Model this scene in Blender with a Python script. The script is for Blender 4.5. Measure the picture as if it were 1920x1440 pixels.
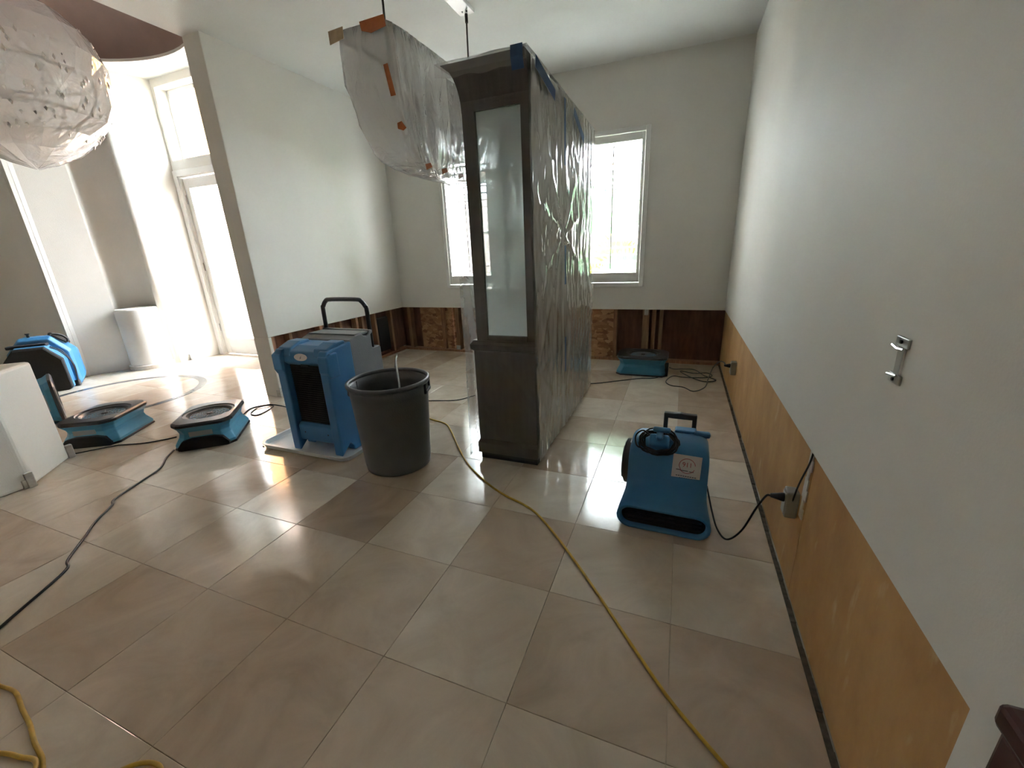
import bpy, bmesh, math, random
from mathutils import Vector, Matrix, noise
random.seed(7)
for o in list(bpy.data.objects): bpy.data.objects.remove(o, do_unlink=True)
SC = bpy.context.scene
COL = SC.collection
pi = math.pi

# ------------------------------------------------------------------ camera
FPX, PITCH, YAW, ROLL, CAMH = 773.6, .31267, -.38889, -.044177, 1.312
def cam_axes():
    fwd = Vector((math.sin(YAW), math.cos(YAW), 0)) * math.cos(PITCH) + Vector((0, 0, -math.sin(PITCH)))
    right = Vector((math.cos(YAW), -math.sin(YAW), 0)); up = right.cross(fwd)
    c, s = math.cos(ROLL), math.sin(ROLL)
    return c*right + s*up, -s*right + c*up, fwd
_r, _u, _f = cam_axes()
cd = bpy.data.cameras.new('camera'); cam = bpy.data.objects.new('camera', cd); COL.objects.link(cam)
cd.sensor_width = 36.0; cd.lens = FPX/1920*36.0; cd.clip_start = .02; cd.clip_end = 200
m = Matrix((( _r.x, _u.x, -_f.x, 0), (_r.y, _u.y, -_f.y, 0), (_r.z, _u.z, -_f.z, CAMH), (0, 0, 0, 1)))
cam.matrix_world = m
SC.camera = cam

# ------------------------------------------------------------------ world, exposure
W = bpy.data.worlds.new('overcast_sky'); SC.world = W; W.use_nodes = True
bg = W.node_tree.nodes['Background']
bg.inputs[0].default_value = (.87, .935, .98, 1); bg.inputs[1].default_value = 9.0
SC.view_settings.view_transform = 'Standard'; SC.view_settings.look = 'None'
SC.view_settings.exposure = 2.92; SC.view_settings.gamma = 1.0
SC.view_settings.use_curve_mapping = False
cy = SC.cycles
cy.use_denoising = True; cy.max_bounces = 10; cy.diffuse_bounces = 7; cy.glossy_bounces = 5
cy.transmission_bounces = 6; cy.transparent_max_bounces = 24; cy.sample_clamp_indirect = 6
cy.caustics_reflective = False; cy.caustics_refractive = False

# ------------------------------------------------------------------ materials
def new_mat(name):
    mt = bpy.data.materials.new(name); mt.use_nodes = True
    nt = mt.node_tree; b = nt.nodes['Principled BSDF']
    return mt, nt, b
def node(nt, t, **kw):
    n = nt.nodes.new(t)
    for k, v in kw.items(): setattr(n, k, v)
    return n
def pm(name, c, rough=.5, metal=0, var=.08, vs=6, bump=0, bs=60, spec=.5, stretch=(1, 1, 1), c2=None):
    mt, nt, b = new_mat(name)
    b.inputs['Roughness'].default_value = rough; b.inputs['Metallic'].default_value = metal
    b.inputs['Specular IOR Level'].default_value = spec
    tc = node(nt, 'ShaderNodeTexCoord'); mp = node(nt, 'ShaderNodeMapping'); mp.inputs['Scale'].default_value = stretch
    nt.links.new(tc.outputs['Object'], mp.inputs[0])
    nz = node(nt, 'ShaderNodeTexNoise'); nz.inputs['Scale'].default_value = vs; nz.inputs['Detail'].default_value = 5
    nt.links.new(mp.outputs[0], nz.inputs['Vector'])
    rp = node(nt, 'ShaderNodeValToRGB')
    lo = c2 if c2 else tuple(x*(1-var) for x in c); hi = c if c2 else tuple(min(1, x*(1+var)) for x in c)
    rp.color_ramp.elements[0].position = .3; rp.color_ramp.elements[1].position = .7
    rp.color_ramp.elements[0].color = (*lo, 1); rp.color_ramp.elements[1].color = (*hi, 1)
    nt.links.new(nz.outputs[0], rp.inputs[0]); nt.links.new(rp.outputs[0], b.inputs['Base Color'])
    if bump:
        n2 = node(nt, 'ShaderNodeTexNoise'); n2.inputs['Scale'].default_value = bs; n2.inputs['Detail'].default_value = 3
        nt.links.new(mp.outputs[0], n2.inputs['Vector'])
        bp = node(nt, 'ShaderNodeBump'); bp.inputs['Strength'].default_value = bump; bp.inputs['Distance'].default_value = .01
        nt.links.new(n2.outputs[0], bp.inputs['Height']); nt.links.new(bp.outputs[0], b.inputs['Normal'])
    return mt
def sheen(nt, f0, normal=None, power=4.0):
    # Schlick-like reflectance that is the same from both sides of a thin sheet
    lw = node(nt, 'ShaderNodeLayerWeight'); lw.inputs[0].default_value = .5
    if normal is not None: nt.links.new(normal, lw.inputs['Normal'])
    pw = node(nt, 'ShaderNodeMath', operation='POWER'); nt.links.new(lw.outputs['Facing'], pw.inputs[0]); pw.inputs[1].default_value = power
    ml = node(nt, 'ShaderNodeMath', operation='MULTIPLY_ADD'); nt.links.new(pw.outputs[0], ml.inputs[0]); ml.inputs[1].default_value = 1-f0; ml.inputs[2].default_value = f0
    return ml.outputs[0]
def glass_mat(name, tint=(.95, .97, .97), rough=.02, haze=0, hazecol=(.9, .9, .9)):
    mt = bpy.data.materials.new(name); mt.use_nodes = True; nt = mt.node_tree; nt.nodes.clear()
    out = node(nt, 'ShaderNodeOutputMaterial'); tr = node(nt, 'ShaderNodeBsdfTransparent'); tr.inputs[0].default_value = (*tint, 1)
    gl = node(nt, 'ShaderNodeBsdfGlossy'); gl.inputs['Roughness'].default_value = rough
    mx = node(nt, 'ShaderNodeMixShader'); nt.links.new(sheen(nt, .04), mx.inputs[0])
    base = tr.outputs[0]
    if haze:
        tl = node(nt, 'ShaderNodeBsdfTranslucent'); tl.inputs[0].default_value = (*hazecol, 1)
        df = node(nt, 'ShaderNodeBsdfDiffuse'); df.inputs[0].default_value = (*hazecol, 1)
        m0 = node(nt, 'ShaderNodeMixShader'); m0.inputs[0].default_value = .25
        nt.links.new(tl.outputs[0], m0.inputs[1]); nt.links.new(df.outputs[0], m0.inputs[2])
        m1 = node(nt, 'ShaderNodeMixShader'); m1.inputs[0].default_value = haze
        nt.links.new(tr.outputs[0], m1.inputs[1]); nt.links.new(m0.outputs[0], m1.inputs[2]); base = m1.outputs[0]
    nt.links.new(base, mx.inputs[1]); nt.links.new(gl.outputs[0], mx.inputs[2]); nt.links.new(mx.outputs[0], out.inputs[0])
    return mt
def plastic_mat(name, body, col, rough=.16, gloss=.22, bs=14, bstr=.5, stretch=(1, 1, 1), through=.5, forward=False):
    # thin polythene film: partly see-through, partly milky, shiny on its creases
    mt = bpy.data.materials.new(name); mt.use_nodes = True; nt = mt.node_tree; nt.nodes.clear()
    out = node(nt, 'ShaderNodeOutputMaterial'); tr = node(nt, 'ShaderNodeBsdfTransparent')
    tr.inputs[0].default_value = (.97, .97, .97, 1)
    df = node(nt, 'ShaderNodeBsdfDiffuse'); df.inputs[0].default_value = (*col, 1)
    if forward:      # cloudy film that mostly scatters light onward
        tl = node(nt, 'ShaderNodeBsdfRefraction'); tl.inputs['Color'].default_value = (*col, 1); tl.inputs['Roughness'].default_value = .62; tl.inputs['IOR'].default_value = 1.25
    else:
        tl = node(nt, 'ShaderNodeBsdfTranslucent'); tl.inputs[0].default_value = (*col, 1)
    gl = node(nt, 'ShaderNodeBsdfGlossy'); gl.inputs['Roughness'].default_value = rough
    tc = node(nt, 'ShaderNodeTexCoord'); mp = node(nt, 'ShaderNodeMapping'); mp.inputs['Scale'].default_value = stretch
    nt.links.new(tc.outputs['Object'], mp.inputs[0])
    nz = node(nt, 'ShaderNodeTexNoise'); nz.inputs['Scale'].default_value = bs; nz.inputs['Detail'].default_value = 4
    nz.inputs['Distortion'].default_value = 1.2
    nt.links.new(mp.outputs[0], nz.inputs['Vector'])
    bp = node(nt, 'ShaderNodeBump'); bp.inputs['Strength'].default_value = bstr; bp.inputs['Distance'].default_value = .02
    nt.links.new(nz.outputs[0], bp.inputs['Height'])
    for s in (df, tl, gl): nt.links.new(bp.outputs[0], s.inputs['Normal'])
    m0 = node(nt, 'ShaderNodeMixShader'); m0.inputs[0].default_value = through
    nt.links.new(df.outputs[0], m0.inputs[1]); nt.links.new(tl.outputs[0], m0.inputs[2])
    m1 = node(nt, 'ShaderNodeMixShader'); m1.inputs[0].default_value = body
    nt.links.new(tr.outputs[0], m1.inputs[1]); nt.links.new(m0.outputs[0], m1.inputs[2])
    m2 = node(nt, 'ShaderNodeMixShader'); nt.links.new(sheen(nt, gloss*.35, bp.outputs[0], 3.0), m2.inputs[0])
    nt.links.new(m1.outputs[0], m2.inputs[1]); nt.links.new(gl.outputs[0], m2.inputs[2])
    nt.links.new(m2.outputs[0], out.inputs[0])
    return mt

WALL = pm('wall_paint', (.72, .705, .66), rough=.62, var=.03, vs=2, bump=.05, bs=160, spec=.3)
WALLF = pm('foyer_wall_paint', (.72, .705, .66), rough=.45, var=.03, vs=2, bump=.12, bs=160, spec=.4)
CEIL = pm('ceiling_paint', (.72, .725, .70), rough=.7, var=.03, vs=2, bump=.15, bs=140, spec=.3)
BROWN = pm('brown_ceiling_paint', (.24, .170, .145), rough=.6, var=.06)
WHITE = pm('white_trim_paint', (.80, .80, .78), rough=.3, var=.02)
GROUT = pm('grout', (.52, .45, .36), rough=.8, var=.1, vs=30)
STUD = pm('stud_wood', (.36, .19, .105), rough=.75, var=.25, vs=9, stretch=(6, 6, .6), c2=(.20, .095, .055))
STUDL = pm('pale_stud_wood', (.36, .22, .13), rough=.75, stretch=(6, 6, .6), vs=9, c2=(.22, .12, .07))
SHEATH = pm('dark_sheathing', (.20, .10, .06), rough=.8, vs=5, stretch=(4, 4, 1), c2=(.105, .048, .032), bump=.2, bs=30)
MUD = pm('joint_compound', (.62, .58, .52), rough=.8, var=.12, vs=20)
STEEL = pm('galvanised_steel', (.55, .55, .53), rough=.35, metal=.9, var=.15, vs=30)
GREYBOX = pm('grey_outlet_plastic', (.26, .25, .22), rough=.4)
BLUE = pm('blue_moulded_plastic', (.048, .205, .42), rough=.42, var=.07, vs=5, bump=.12, bs=220)
BLUE2 = pm('blue_air_mover_plastic', (.055, .240, .370), rough=.38, var=.07, vs=5, bump=.1, bs=220)
GREYP = pm('grey_moulded_plastic', (.20, .215, .225), rough=.4, var=.08, bump=.12, bs=200)
BLACK = pm('black_plastic', (.016, .016, .018), rough=.32, var=.2, vs=20)
BLACKM = pm('matt_black_grille', (.010, .010, .011), rough=.8, var=.3, vs=60, bump=.4, bs=400)
RUB = pm('black_rubber_cord', (.012, .012, .014), rough=.45, var=.2)
YEL = pm('yellow_cord_sheath', (.50, .32, .035), rough=.45, var=.2, vs=25)
BIN = pm('dark_grey_bin_plastic', (.100, .105, .110), rough=.42, var=.10, vs=7, bump=.08, bs=150)
TRAYM = pm('white_tray_plastic', (.70, .74, .78), rough=.35, var=.06, vs=8)
PAPER = pm('sticker_paper', (.66, .63, .62), rough=.45, var=.03)
RED = pm('red_print', (.33, .03, .05), rough=.5, var=.05)
INK = pm('dark_print', (.08, .07, .07), rough=.5, var=.05)
CABW = pm('dark_grey_cabinet_wood', (.078, .075, .072), rough=.5, var=.18, vs=6, stretch=(5, 5, .8), bump=.1, bs=60)
MAHO = pm('dark_mahogany', (.060, .016, .014), rough=.4, var=.25, vs=6, stretch=(5, .8, 5))
BTAPE = pm('blue_masking_tape', (.024, .070, .165), rough=.6, var=.08, vs=30)
OTAPE = pm('orange_tape', (.42, .125, .03), rough=.5, var=.12, vs=30)
TTAPE = pm('tan_tape', (.40, .30, .19), rough=.5, var=.12, vs=30)
CHROME = pm('brushed_nickel', (.55, .54, .52), rough=.25, metal=1, var=.05)
DARKMET = pm('dark_fixture_metal', (.10, .09, .08), rough=.4, metal=.6)
CRYST = pm('crystal_drops', (.66, .66, .65), rough=.12, var=.1)
CRYSTD = pm('smoky_crystal_drops', (.16, .15, .14), rough=.2, var=.2)
STUCCO = pm('peach_stucco', (.58, .38, .28), rough=.9, var=.1, vs=5, bump=.4, bs=40)
ORANGE = pm('orange_stucco', (.55, .26, .08), rough=.9, var=.12, vs=3, bump=.4, bs=40)
PALEST = pm('pale_pink_stucco', (.62, .54, .52), rough=.9, var=.06, vs=4, bump=.3, bs=40)
SOIL = pm('garden_gravel', (.40, .35, .29), rough=.95, var=.25, vs=8)
PALM = pm('palm_leaf', (.045, .13, .05), rough=.5, var=.3, vs=6)
PALMY = pm('yellow_palm_leaf', (.30, .28, .05), rough=.5, var=.3, vs=6)
TRUNK = pm('palm_trunk_fibre', (.17, .11, .07), rough=.9, var=.3, vs=12)
PANE = glass_mat('window_glass')
DOORGL = glass_mat('frosted_door_glass', tint=(.95, .95, .96), haze=.025, hazecol=(.86, .78, .80))
CABGL = glass_mat('cabinet_glass', tint=(.98, .99, .99), haze=.03, hazecol=(.8, .86, .86))
FROST = glass_mat('filmed_end_glass', tint=(.97, .99, .99), haze=.66, hazecol=(.93, 1.0, .99))
SHELF = glass_mat('glass_shelf', tint=(.45, .55, .53))
FILM = plastic_mat('clear_plastic_film', .52, (.84, .80, .73), rough=.15, gloss=.18, bs=5, bstr=.35, stretch=(1, 1, .5), through=.2)
FILMW = plastic_mat('milky_plastic_film', .30, (.95, .97, .97), rough=.2, gloss=.2, bs=8, bstr=.35, through=.5)
FILMT = plastic_mat('crown_plastic_film', .22, (.66, .64, .60), rough=.15, gloss=.2, bs=6, bstr=.35)
FILMF = plastic_mat('thin_plastic_film', .035, (.60, .60, .58), rough=.15, gloss=.12, bs=6, bstr=.3)
WRAPM = plastic_mat('chandelier_plastic_film', .62, (.97, .97, .95), rough=.16, gloss=.30, bs=9, bstr=.9, stretch=(1, 1, .5), through=.62)
HOSE = glass_mat('clear_hose', tint=(.8, .82, .82), haze=.3)

def tile_mat():
    mt, nt, b = new_mat('polished_limestone_tile')
    oi = node(nt, 'ShaderNodeObjectInfo'); tc = node(nt, 'ShaderNodeTexCoord')
    rp = node(nt, 'ShaderNodeValToRGB')
    e = rp.color_ramp.elements
    e[0].color = (.520, .425, .335, 1); e[1].color = (.680, .620, .530, 1)
    x = e.new(.35); x.color = (.575, .485, .390, 1); x = e.new(.7); x.color = (.635, .565, .470, 1)
    nt.links.new(oi.outputs['Random'], rp.inputs[0])
    off = node(nt, 'ShaderNodeVectorMath', operation='ADD')
    sc = node(nt, 'ShaderNodeVectorMath', operation='SCALE'); sc.inputs['Scale'].default_value = 37.0
    cmb = node(nt, 'ShaderNodeCombineXYZ')
    for i in range(3): nt.links.new(oi.outputs['Random'], cmb.inputs[i])
    nt.links.new(cmb.outputs[0], sc.inputs[0]); nt.links.new(tc.outputs['Object'], off.inputs[0]); nt.links.new(sc.outputs[0], off.inputs[1])
    nz = node(nt, 'ShaderNodeTexNoise'); nz.inputs['Scale'].default_value = 3.2; nz.inputs['Detail'].default_value = 7
    nz.inputs['Distortion'].default_value = 1.4; nz.inputs['Roughness'].default_value = .6
    nt.links.new(off.outputs[0], nz.inputs['Vector'])
    r2 = node(nt, 'ShaderNodeValToRGB'); r2.color_ramp.elements[0].position = .32; r2.color_ramp.elements[1].position = .68
    r2.color_ramp.elements[0].color = (.86, .835, .81, 1); r2.color_ramp.elements[1].color = (1.08, 1.08, 1.08, 1)
    nt.links.new(nz.outputs[0], r2.inputs[0])
    mu = node(nt, 'ShaderNodeMix', data_type='RGBA', blend_type='MULTIPLY'); mu.inputs[0].default_value = 1
    nt.links.new(rp.outputs[0], mu.inputs[6]); nt.links.new(r2.outputs[0], mu.inputs[7])
    nt.links.new(mu.outputs[2], b.inputs['Base Color'])
    n3 = node(nt, 'ShaderNodeTexNoise'); n3.inputs['Scale'].default_value = 2.5; nt.links.new(off.outputs[0], n3.inputs['Vector'])
    mr = node(nt, 'ShaderNodeMapRange'); mr.inputs[1].default_value = .3; mr.inputs[2].default_value = .7
    mr.inputs[3].default_value = .05; mr.inputs[4].default_value = .17
    nt.links.new(n3.outputs[0], mr.inputs[0]); nt.links.new(mr.outputs[0], b.inputs['Roughness'])
    n4 = node(nt, 'ShaderNodeTexNoise'); n4.inputs['Scale'].default_value = 26; n4.inputs['Detail'].default_value = 3
    nt.links.new(off.outputs[0], n4.inputs['Vector'])
    bp = node(nt, 'ShaderNodeBump'); bp.inputs['Strength'].default_value = .05; bp.inputs['Distance'].default_value = .01
    nt.links.new(n4.outputs[0], bp.inputs['Height']); nt.links.new(bp.outputs[0], b.inputs['Normal'])
    b.inputs['Specular IOR Level'].default_value = .55
    return mt
TILE = tile_mat()
def ply_mat(name, a, b_, streak=(.62, .55, .45)):
    mt, nt, b = new_mat(name)
    tc = node(nt, 'ShaderNodeTexCoord'); mp = node(nt, 'ShaderNodeMapping'); mp.inputs['Scale'].default_value = (1.2, 1.5, .8)
    nt.links.new(tc.outputs['Object'], mp.inputs[0])
    nz = node(nt, 'ShaderNodeTexNoise'); nz.inputs['Scale'].default_value = 2.6; nz.inputs['Detail'].default_value = 8; nz.inputs['Roughness'].default_value = .65
    nt.links.new(mp.outputs[0], nz.inputs['Vector'])
    rp = node(nt, 'ShaderNodeValToRGB'); rp.color_ramp.elements[0].position = .3; rp.color_ramp.elements[1].position = .72
    rp.color_ramp.elements[0].color = (*a, 1); rp.color_ramp.elements[1].color = (*b_, 1)
    nt.links.new(nz.outputs[0], rp.inputs[0])
    m2 = node(nt, 'ShaderNodeMapping'); m2.inputs['Scale'].default_value = (6, 16, 5); nt.links.new(tc.outputs['Object'], m2.inputs[0])
    n2 = node(nt, 'ShaderNodeTexNoise'); n2.inputs['Scale'].default_value = 1.0; n2.inputs['Detail'].default_value = 4; nt.links.new(m2.outputs[0], n2.inputs['Vector'])
    r2 = node(nt, 'ShaderNodeValToRGB'); r2.color_ramp.elements[0].position = .63; r2.color_ramp.elements[1].position = .80
    nt.links.new(n2.outputs[0], r2.inputs[0])
    mx = node(nt, 'ShaderNodeMix', data_type='RGBA'); nt.links.new(r2.outputs[0], mx.inputs[0]); nt.links.new(rp.outputs[0], mx.inputs[6])
    mx.inputs[7].default_value = (*streak, 1); nt.links.new(mx.outputs[2], b.inputs['Base Color'])
    b.inputs['Roughness'].default_value = .7
    bp = node(nt, 'ShaderNodeBump'); bp.inputs['Strength'].default_value = .2; bp.inputs['Distance'].default_value = .01
    nt.links.new(nz.outputs[0], bp.inputs['Height']); nt.links.new(bp.outputs[0], b.inputs['Normal'])
    return mt
PLY = ply_mat('yellow_plywood', (.39, .205, .075), (.60, .355, .15), (.66, .50, .29))
def osb_mat(name, a, b_, c):
    mt, nt, b = new_mat(name)
    tc = node(nt, 'ShaderNodeTexCoord'); mp = node(nt, 'ShaderNodeMapping'); mp.inputs['Scale'].default_value = (16, 16, 28); mp.inputs['Rotation'].default_value = (0, .6, 0)
    nt.links.new(tc.outputs['Object'], mp.inputs[0])
    nz = node(nt, 'ShaderNodeTexNoise'); nz.inputs['Scale'].default_value = 1.2; nt.links.new(mp.outputs[0], nz.inputs['Vector'])
    ad = node(nt, 'ShaderNodeVectorMath', operation='ADD'); nt.links.new(mp.outputs[0], ad.inputs[0]); nt.links.new(nz.outputs['Color'], ad.inputs[1])
    v = node(nt, 'ShaderNodeTexVoronoi'); v.inputs['Scale'].default_value = 1.0; nt.links.new(ad.outputs[0], v.inputs['Vector'])
    sp = node(nt, 'ShaderNodeSeparateColor'); nt.links.new(v.outputs['Color'], sp.inputs[0])
    rp = node(nt, 'ShaderNodeValToRGB'); rp.color_ramp.elements[0].color = (*a, 1); rp.color_ramp.elements[1].color = (*c, 1)
    x = rp.color_ramp.elements.new(.5); x.color = (*b_, 1)
    nt.links.new(sp.outputs[0], rp.inputs[0]); nt.links.new(rp.outputs[0], b.inputs['Base Color']); b.inputs['Roughness'].default_value = .8
    return mt
OSB = osb_mat('strand_board', (.20, .09, .045), (.36, .18, .09), (.50, .30, .17))

# ------------------------------------------------------------------ mesh helpers
def link(name, me, mat=None, parent=None, loc=(0, 0, 0), rz=0, smooth=False, bevel=0, segs=2):
    o = bpy.data.objects.new(name, me); COL.objects.link(o)
    if mat is not None and not me.materials: me.materials.append(mat)
    o.location = loc; o.rotation_euler = (0, 0, rz)
    if parent is not None: o.parent = parent
    if smooth:
        for p in me.polygons: p.use_smooth = True
    if bevel:
        md = o.modifiers.new('bevel', 'BEVEL'); md.width = bevel; md.segments = segs; md.limit_method = 'ANGLE'; md.angle_limit = .6
    return o
def raw(name, vs, fs, mat, parent=None, **k):
    me = bpy.data.meshes.new(name); me.from_pydata([tuple(v) for v in vs], [], fs); me.update()
    bm = bmesh.new(); bm.from_mesh(me); bmesh.ops.recalc_face_normals(bm, faces=bm.faces); bm.to_mesh(me); bm.free()
    return link(name, me, mat, parent, **k)
class MB:
    """collects the shapes of ONE part"""
    def __init__(s): s.v = []; s.f = []
    def add(s, vs, fs):
        n = len(s.v); s.v += [Vector(v) for v in vs]; s.f += [tuple(i+n for i in f) for f in fs]; return s
    def box(s, x0, x1, y0, y1, z0, z1, mtx=None):
        vs = [Vector((x, y, z)) for z in (z0, z1) for y in (y0, y1) for x in (x0, x1)]
        if mtx is not None: vs = [mtx @ v for v in vs]
        return s.add(vs, [(0, 2, 3, 1), (4, 5, 7, 6), (0, 1, 5, 4), (2, 6, 7, 3), (0, 4, 6, 2), (1, 3, 7, 5)])
    def prism(s, poly, axis, a, b):
        def P(p, t):
            return {'x': (t, p[0], p[1]), 'y': (p[0], t, p[1]), 'z': (p[0], p[1], t)}[axis]
        n = len(poly); vs = [P(p, a) for p in poly] + [P(p, b) for p in poly]
        return s.add(vs, [tuple(range(n-1, -1, -1)), tuple(range(n, 2*n))] + [(i, (i+1) % n, n+(i+1) % n, n+i) for i in range(n)])
    def loft(s, rings, cap0=True, cap1=True, closed=True):
        n = len(rings[0]); vs = [v for r in rings for v in r]; fs = []
        for k in range(len(rings)-1):
            for i in range(n if closed else n-1):
                j = (i+1) % n; fs.append((k*n+i, k*n+j, (k+1)*n+j, (k+1)*n+i))
        if cap0: fs.append(tuple(range(n-1, -1, -1)))
        if cap1: fs.append(tuple((len(rings)-1)*n+i for i in range(n)))
        return s.add(vs, fs)
    def lathe(s, prof, n=40, c=(0, 0, 0), axis='z', cap=False):
        rings = []
        for r, h in prof:
            ring = []
            for i in range(n):
                a = 2*pi*i/n; p = (r*math.cos(a), r*math.sin(a))
                q = {'z': (p[0], p[1], h), 'x': (h, p[0], p[1]), 'y': (p[0], h, p[1])}[axis]
                ring.append(Vector(c)+Vector(q))
            rings.append(ring)
        return s.loft(rings, cap, cap)
    def tube(s, pts, r, n=8, closed=False, caps=True):
        pts = [Vector(p) for p in pts]; N = len(pts); rings = []; up = None
        for i, p in enumerate(pts):
            if closed: t = pts[(i+1) % N]-pts[i-1]
            else: t = pts[min(i+1, N-1)]-pts[max(i-1, 0)]
            if t.length < 1e-9: t = Vector((1, 0, 0))
            t.normalize()
            if up is None:
                up = Vector((0, 0, 1)) if abs(t.z) < .9 else Vector((1, 0, 0))
            a = t.cross(up)
            if a.length < 1e-6: a = t.cross(Vector((0, 1, 0)))
            a.normalize(); b = a.cross(t); b.normalize(); up = b
            rr = r[i] if isinstance(r, (list, tuple)) else r
            rings.append([p+rr*(math.cos(2*pi*k/n)*a+math.sin(2*pi*k/n)*b) for k in range(n)])
        if closed: rings.append(rings[0]); caps = False
        return s.loft(rings, caps, caps)
    def make(s, name, mat, parent=None, **k): return raw(name, s.v, s.f, mat, parent, **k)
def spline(pts, n=8):
    P = [Vector(p) for p in pts]; P = [2*P[0]-P[1]]+P+[2*P[-1]-P[-2]]; out = []
    for i in range(1, len(P)-2):
        for k in range(n):
            t = k/n; a, b, c, d = P[i-1:i+3]
            out.append(.5*((2*b)+(-a+c)*t+(2*a-5*b+4*c-d)*t*t+(-a+3*b-3*c+d)*t**3))
    out.append(P[-2]); return out
def rrect(w, h, r, n=5):
    pts = []
    for cx, cz, a0 in ((w/2-r, h/2-r, 0), (-w/2+r, h/2-r, pi/2), (-w/2+r, -h/2+r, pi), (w/2-r, -h/2+r, 1.5*pi)):
        for k in range(n+1):
            a = a0+pi/2*k/n; pts.append((cx+r*math.cos(a), cz+r*math.sin(a)))
    return pts
def tag(o, label, cat, group=None, kind=None):
    o['label'] = label; o['category'] = cat
    if group: o['group'] = group
    if kind: o['kind'] = kind
    return o
def thing(name, label, cat, loc=(0, 0, 0), rz=0, group=None, kind=None):
    o = bpy.data.objects.new(name, None); COL.objects.link(o); o.location = loc; o.rotation_euler = (0, 0, rz); o.empty_display_size = .1
    return tag(o, label, cat, group, kind)
def copy_tree(o, parent=None):
    c = o.copy(); COL.objects.link(c); c.parent = parent
    for ch in list(o.children): copy_tree(ch, c)
    return c

# ------------------------------------------------------------------ room constants
XR, YB, XL, ZC, CUT = .465, 4.94, -3.655, 3.05, .61
XLo, YE = -3.86, 2.775                      # foyer side and near end of the left wall
FC = (-5.52, 2.32)                          # centre of the round foyer
ZF = 3.55

# ------------------------------------------------------------------ floor
fl = MB().box(-9.3, .75, -3.2, 5.3, -.12, -.006).make('floor', GROUT)
tag(fl, 'cream polished stone tile floor running through both rooms', 'floor', kind='structure')
T = .457
def tile_mesh(w, d):
    g = .0008; c = .0014; mb = MB()
    r0 = [(g, g, -.006), (w-g, g, -.006), (w-g, d-g, -.006), (g, d-g, -.006)]
    r1 = [(x, y, -c*.5) for x, y, z in r0]
    r2 = [(g+c, g+c, 0), (w-g-c, g+c, 0), (w-g-c, d-g-c, 0), (g+c, d-g-c, 0)]
    mb.loft([[Vector(p) for p in r] for r in (r0, r1, r2)], False, True)
    me = bpy.data.meshes.new('tile'); me.from_pydata([tuple(v) for v in mb.v], [], mb.f); me.materials.append(TILE)
    return me
cache = {}
for i in range(-15, 3):
    x0 = -.854+T*i; x1 = min(x0+T, XR-.004)
    lim = 5.0 if x0 > -3.9 else 4.2
    for j in range(-4, 10):
        y0 = .809+T*j
        if x0 < -3.9 and (j < -1): continue
        if y0 > lim-.1: continue
        y1 = min(y0+T, lim) if x0 > -3.9 else y0+T
        k = (round(x1-x0, 4), round(y1-y0, 4))
        if k not in cache: cache[k] = tile_mesh(*k)
        link('tile', cache[k], None, fl, loc=(x0, y0, 0))
ring = MB()
n = 96
ring.loft([[(FC[0]+r*math.cos(2*pi*i/n), FC[1]+r*math.sin(2*pi*i/n), z) for i in range(n)] for r, z in ((.78, -.003), (.779, .0012), (.701, .0012), (.70, -.003))], False, False)
ring.make('ring_inlay', pm('grey_stone_inlay', (.115, .115, .125), rough=.2, var=.15, vs=12), fl)['label'] = 'dark grey stone ring set into the foyer floor'

# ------------------------------------------------------------------ ceilings
c = MB().box(XLo, .75, -3.2, 5.2, ZC, ZC+.12).make('ceiling', CEIL); tag(c, 'plain painted dining room ceiling', 'ceiling', kind='structure')
mb = MB(); n = 72
# foyer soffit with its round opening
outer = []
for i in range(n):
    a = 2*pi*i/n; dx, dy = math.cos(a), math.sin(a)
    tx = ((XLo+.08-FC[0]) if dx > 0 else (-9.3-FC[0]))/dx if abs(dx) > 1e-6 else 1e9
    ty = ((4.3-FC[1]) if dy > 0 else (-3.2-FC[1]))/dy if abs(dy) > 1e-6 else 1e9
    t = min(tx, ty); outer.append(Vector((FC[0]+dx*t, FC[1]+dy*t, 0)))
R0 = 1.44
circ = [Vector((FC[0]+R0*math.cos(2*pi*i/n), FC[1]+R0*math.sin(2*pi*i/n), 0)) for i in range(n)]
Z = lambda ring, z: [Vector((p.x, p.y, z)) for p in ring]
mb.loft([Z(outer, ZF+.1), Z(outer, ZF), Z(circ, ZF), Z(circ, ZF+.03)], False, False)
for X, Y in ((-9.3, 4.3), (-9.3, -3.2), (XLo+.08, -3.2), (XLo+.08, 4.3)):
    pass
c2 = mb.make('ceiling_foyer', WALLF); tag(c2, 'pale flat foyer ceiling around the round brown recess', 'ceiling', kind='structure')
# square off the corners that the fan leaves open
MB().box(-9.3, XLo+.08, -3.2, 4.3, ZF+.75, ZF+.85).make('roof_deck', WALLF, c2)
mb = MB(); prof = [(R0+.002, ZF+.005), (R0+.002, ZF+.16), (R0*.97, ZF+.27), (R0*.85, ZF+.42), (R0*.6, ZF+.56), (R0*.3, ZF+.63), (.01, ZF+.65)]
mb.lathe(prof, 72, (FC[0], FC[1], 0))
mb.make('dome_recess', BROWN, c2, smooth=True)['label'] = 'dark brown painted round ceiling recess'

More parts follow.
